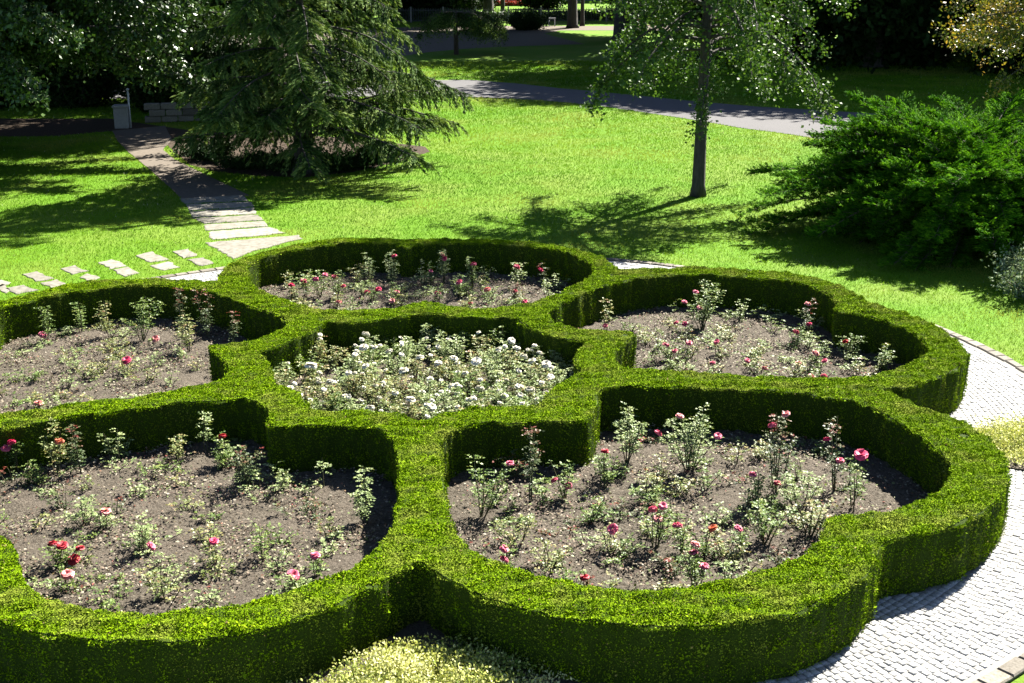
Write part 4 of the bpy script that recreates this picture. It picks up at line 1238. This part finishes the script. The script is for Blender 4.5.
# flowerless low roses that fill the beds
def fill_roses(bed, n, hr, umin, styles, label, dmin=.30, dens=1.1, yr=None):
    poly = BEDS[bed]; lo, hi = poly.min(0), poly.max(0); got = []
    tries = 0
    while len(got) < n and tries < 4000:
        tries += 1
        q = rng.uniform(lo, hi)
        if not inside(q[None], poly)[0]: continue
        if np.min(np.linalg.norm(poly - q, axis=1)) < .22: continue
        if any(np.hypot(*(q - g)) < dmin for g in got): continue
        u = to_px_u(q[None], 0.0)[0]
        if not (umin[0] < u < umin[1]): continue
        got.append(q)
    for q in got:
        rose(q, random.uniform(*hr), random.uniform(.18, .38), random.choice(styles), label, 'flowerless roses in the ' + bed + ' bed', (), random.choice([3, 5, 6, 8]), dens * random.uniform(.5, 1.4))
fill_roses('front right', 58, (.10, .32), (440, 850), ['green', 'green', 'yellow', 'pale', 'red'], 'low flowerless rose among others on the soil of the front right bed')
fill_roses('right', 44, (.12, .30), (630, 880), ['green', 'green', 'yellow', 'pale'], 'low flowerless rose among others on the soil of the right bed')
fill_roses('back', 42, (.15, .35), (270, 560), ['green', 'pale', 'yellow'], 'low flowerless rose among others on the soil of the back bed')
fill_roses('left', 38, (.10, .28), (-20, 200), ['yellow', 'green', 'pale', 'yellow'], 'low flowerless rose among others on the soil of the left bed')
fill_roses('front left', 50, (.10, .28), (-20, 330), ['pale', 'green', 'yellow', 'red'], 'low flowerless rose among others on the soil of the front left bed', .45, .8)

# the centre bed: dense cream roses
wb = [(366,333,1.3),(311,364,1.8),(403,369,1.5),(476,360,1.5),(363,346,1.5),(389,350,1.1),(420,356,1.3),(438,362,1.3),(454,357,1.3),(512,340,1.2),(517,347,1.2),(531,360,1.3),(546,363,1.4),(530,388,1.5),(524,355,1.2),(498,348,1),(411,398,1.3),(370,406,1.2),(432,406,1.2),(290,387,1.1),(480,387,1.3),(551,376,1.1),(348,372,1),(330,380,1.1),(385,385,1.1),(450,385,1),(500,372,1),(505,395,1.1),(345,395,1),(320,372,1),(365,365,1.1),(395,392,1),(430,378,1),(465,372,1),(470,398,1),(355,354,1),(540,352,1)]
cent = []
poly = BEDS['centre']; lo, hi = poly.min(0), poly.max(0); tries = 0
while len(cent) < 72 and tries < 20000:
    tries += 1
    q = rng.uniform(lo, hi)
    if not inside(q[None], poly)[0] or np.min(np.linalg.norm(poly - q, axis=1)) < .16: continue
    if any(np.hypot(*(q - g)) < .31 for g in cent): continue
    cent.append(q)
def px_of(p):
    d = np.array(p) - np.array([0, 0, CAM_H]); fw = d @ np.array(FWD)
    return 512 + F_PX * (d @ np.array(RIGHT)) / fw, 341.5 - F_PX * (d @ np.array(UPV)) / fw
asg = {i: [] for i in range(len(cent))}
for (u, v, sc) in wb:
    best = None
    for i, q in enumerate(cent):
        uu, vv = px_of((q[0], q[1] - .04, .46))
        dd = abs(uu - u) + abs(vv - v) * 1.3
        if len(asg[i]) < 3 and (best is None or dd < best[0]): best = (dd, i)
    asg[best[1]].append((u, v, sc))
for i, q in enumerate(cent):
    bl = []
    for (u, v, sc) in asg[i]:
        p = at_y(u, v, q[1] - .04)
        bl.append(((p.x, p.y, min(max(p.z, .2), .75)), 'white', sc * .80))
    for _ in range(random.choice([0, 1, 2, 3])):
        a = random.uniform(0, 6.28); bl.append(((q[0] + .2 * math.cos(a), q[1] + .2 * math.sin(a), random.uniform(.32, .52)), 'white', random.uniform(.45, .72)))
    ttl = ['green', 'yellow', 'pale', 'yellow', 'pale'][i % 5]
    n = len(bl)
    if n == 0:
        lab = 'leafy rose without open blooms in the dense centre bed of cream roses'
    else:
        lab = 'rose with %s cream white bloom%s in the dense centre bed' % ({1: 'one', 2: 'two', 3: 'three', 4: 'four', 5: 'five', 6: 'six'}[n], '' if n == 1 else 's')
    rose(q, random.uniform(.28, .50), random.uniform(.22, .32), ttl, lab, 'cream roses in the centre bed, ' + str(n) + ' blooms', bl, 7, 1.5)
print('done', len(bpy.data.objects))
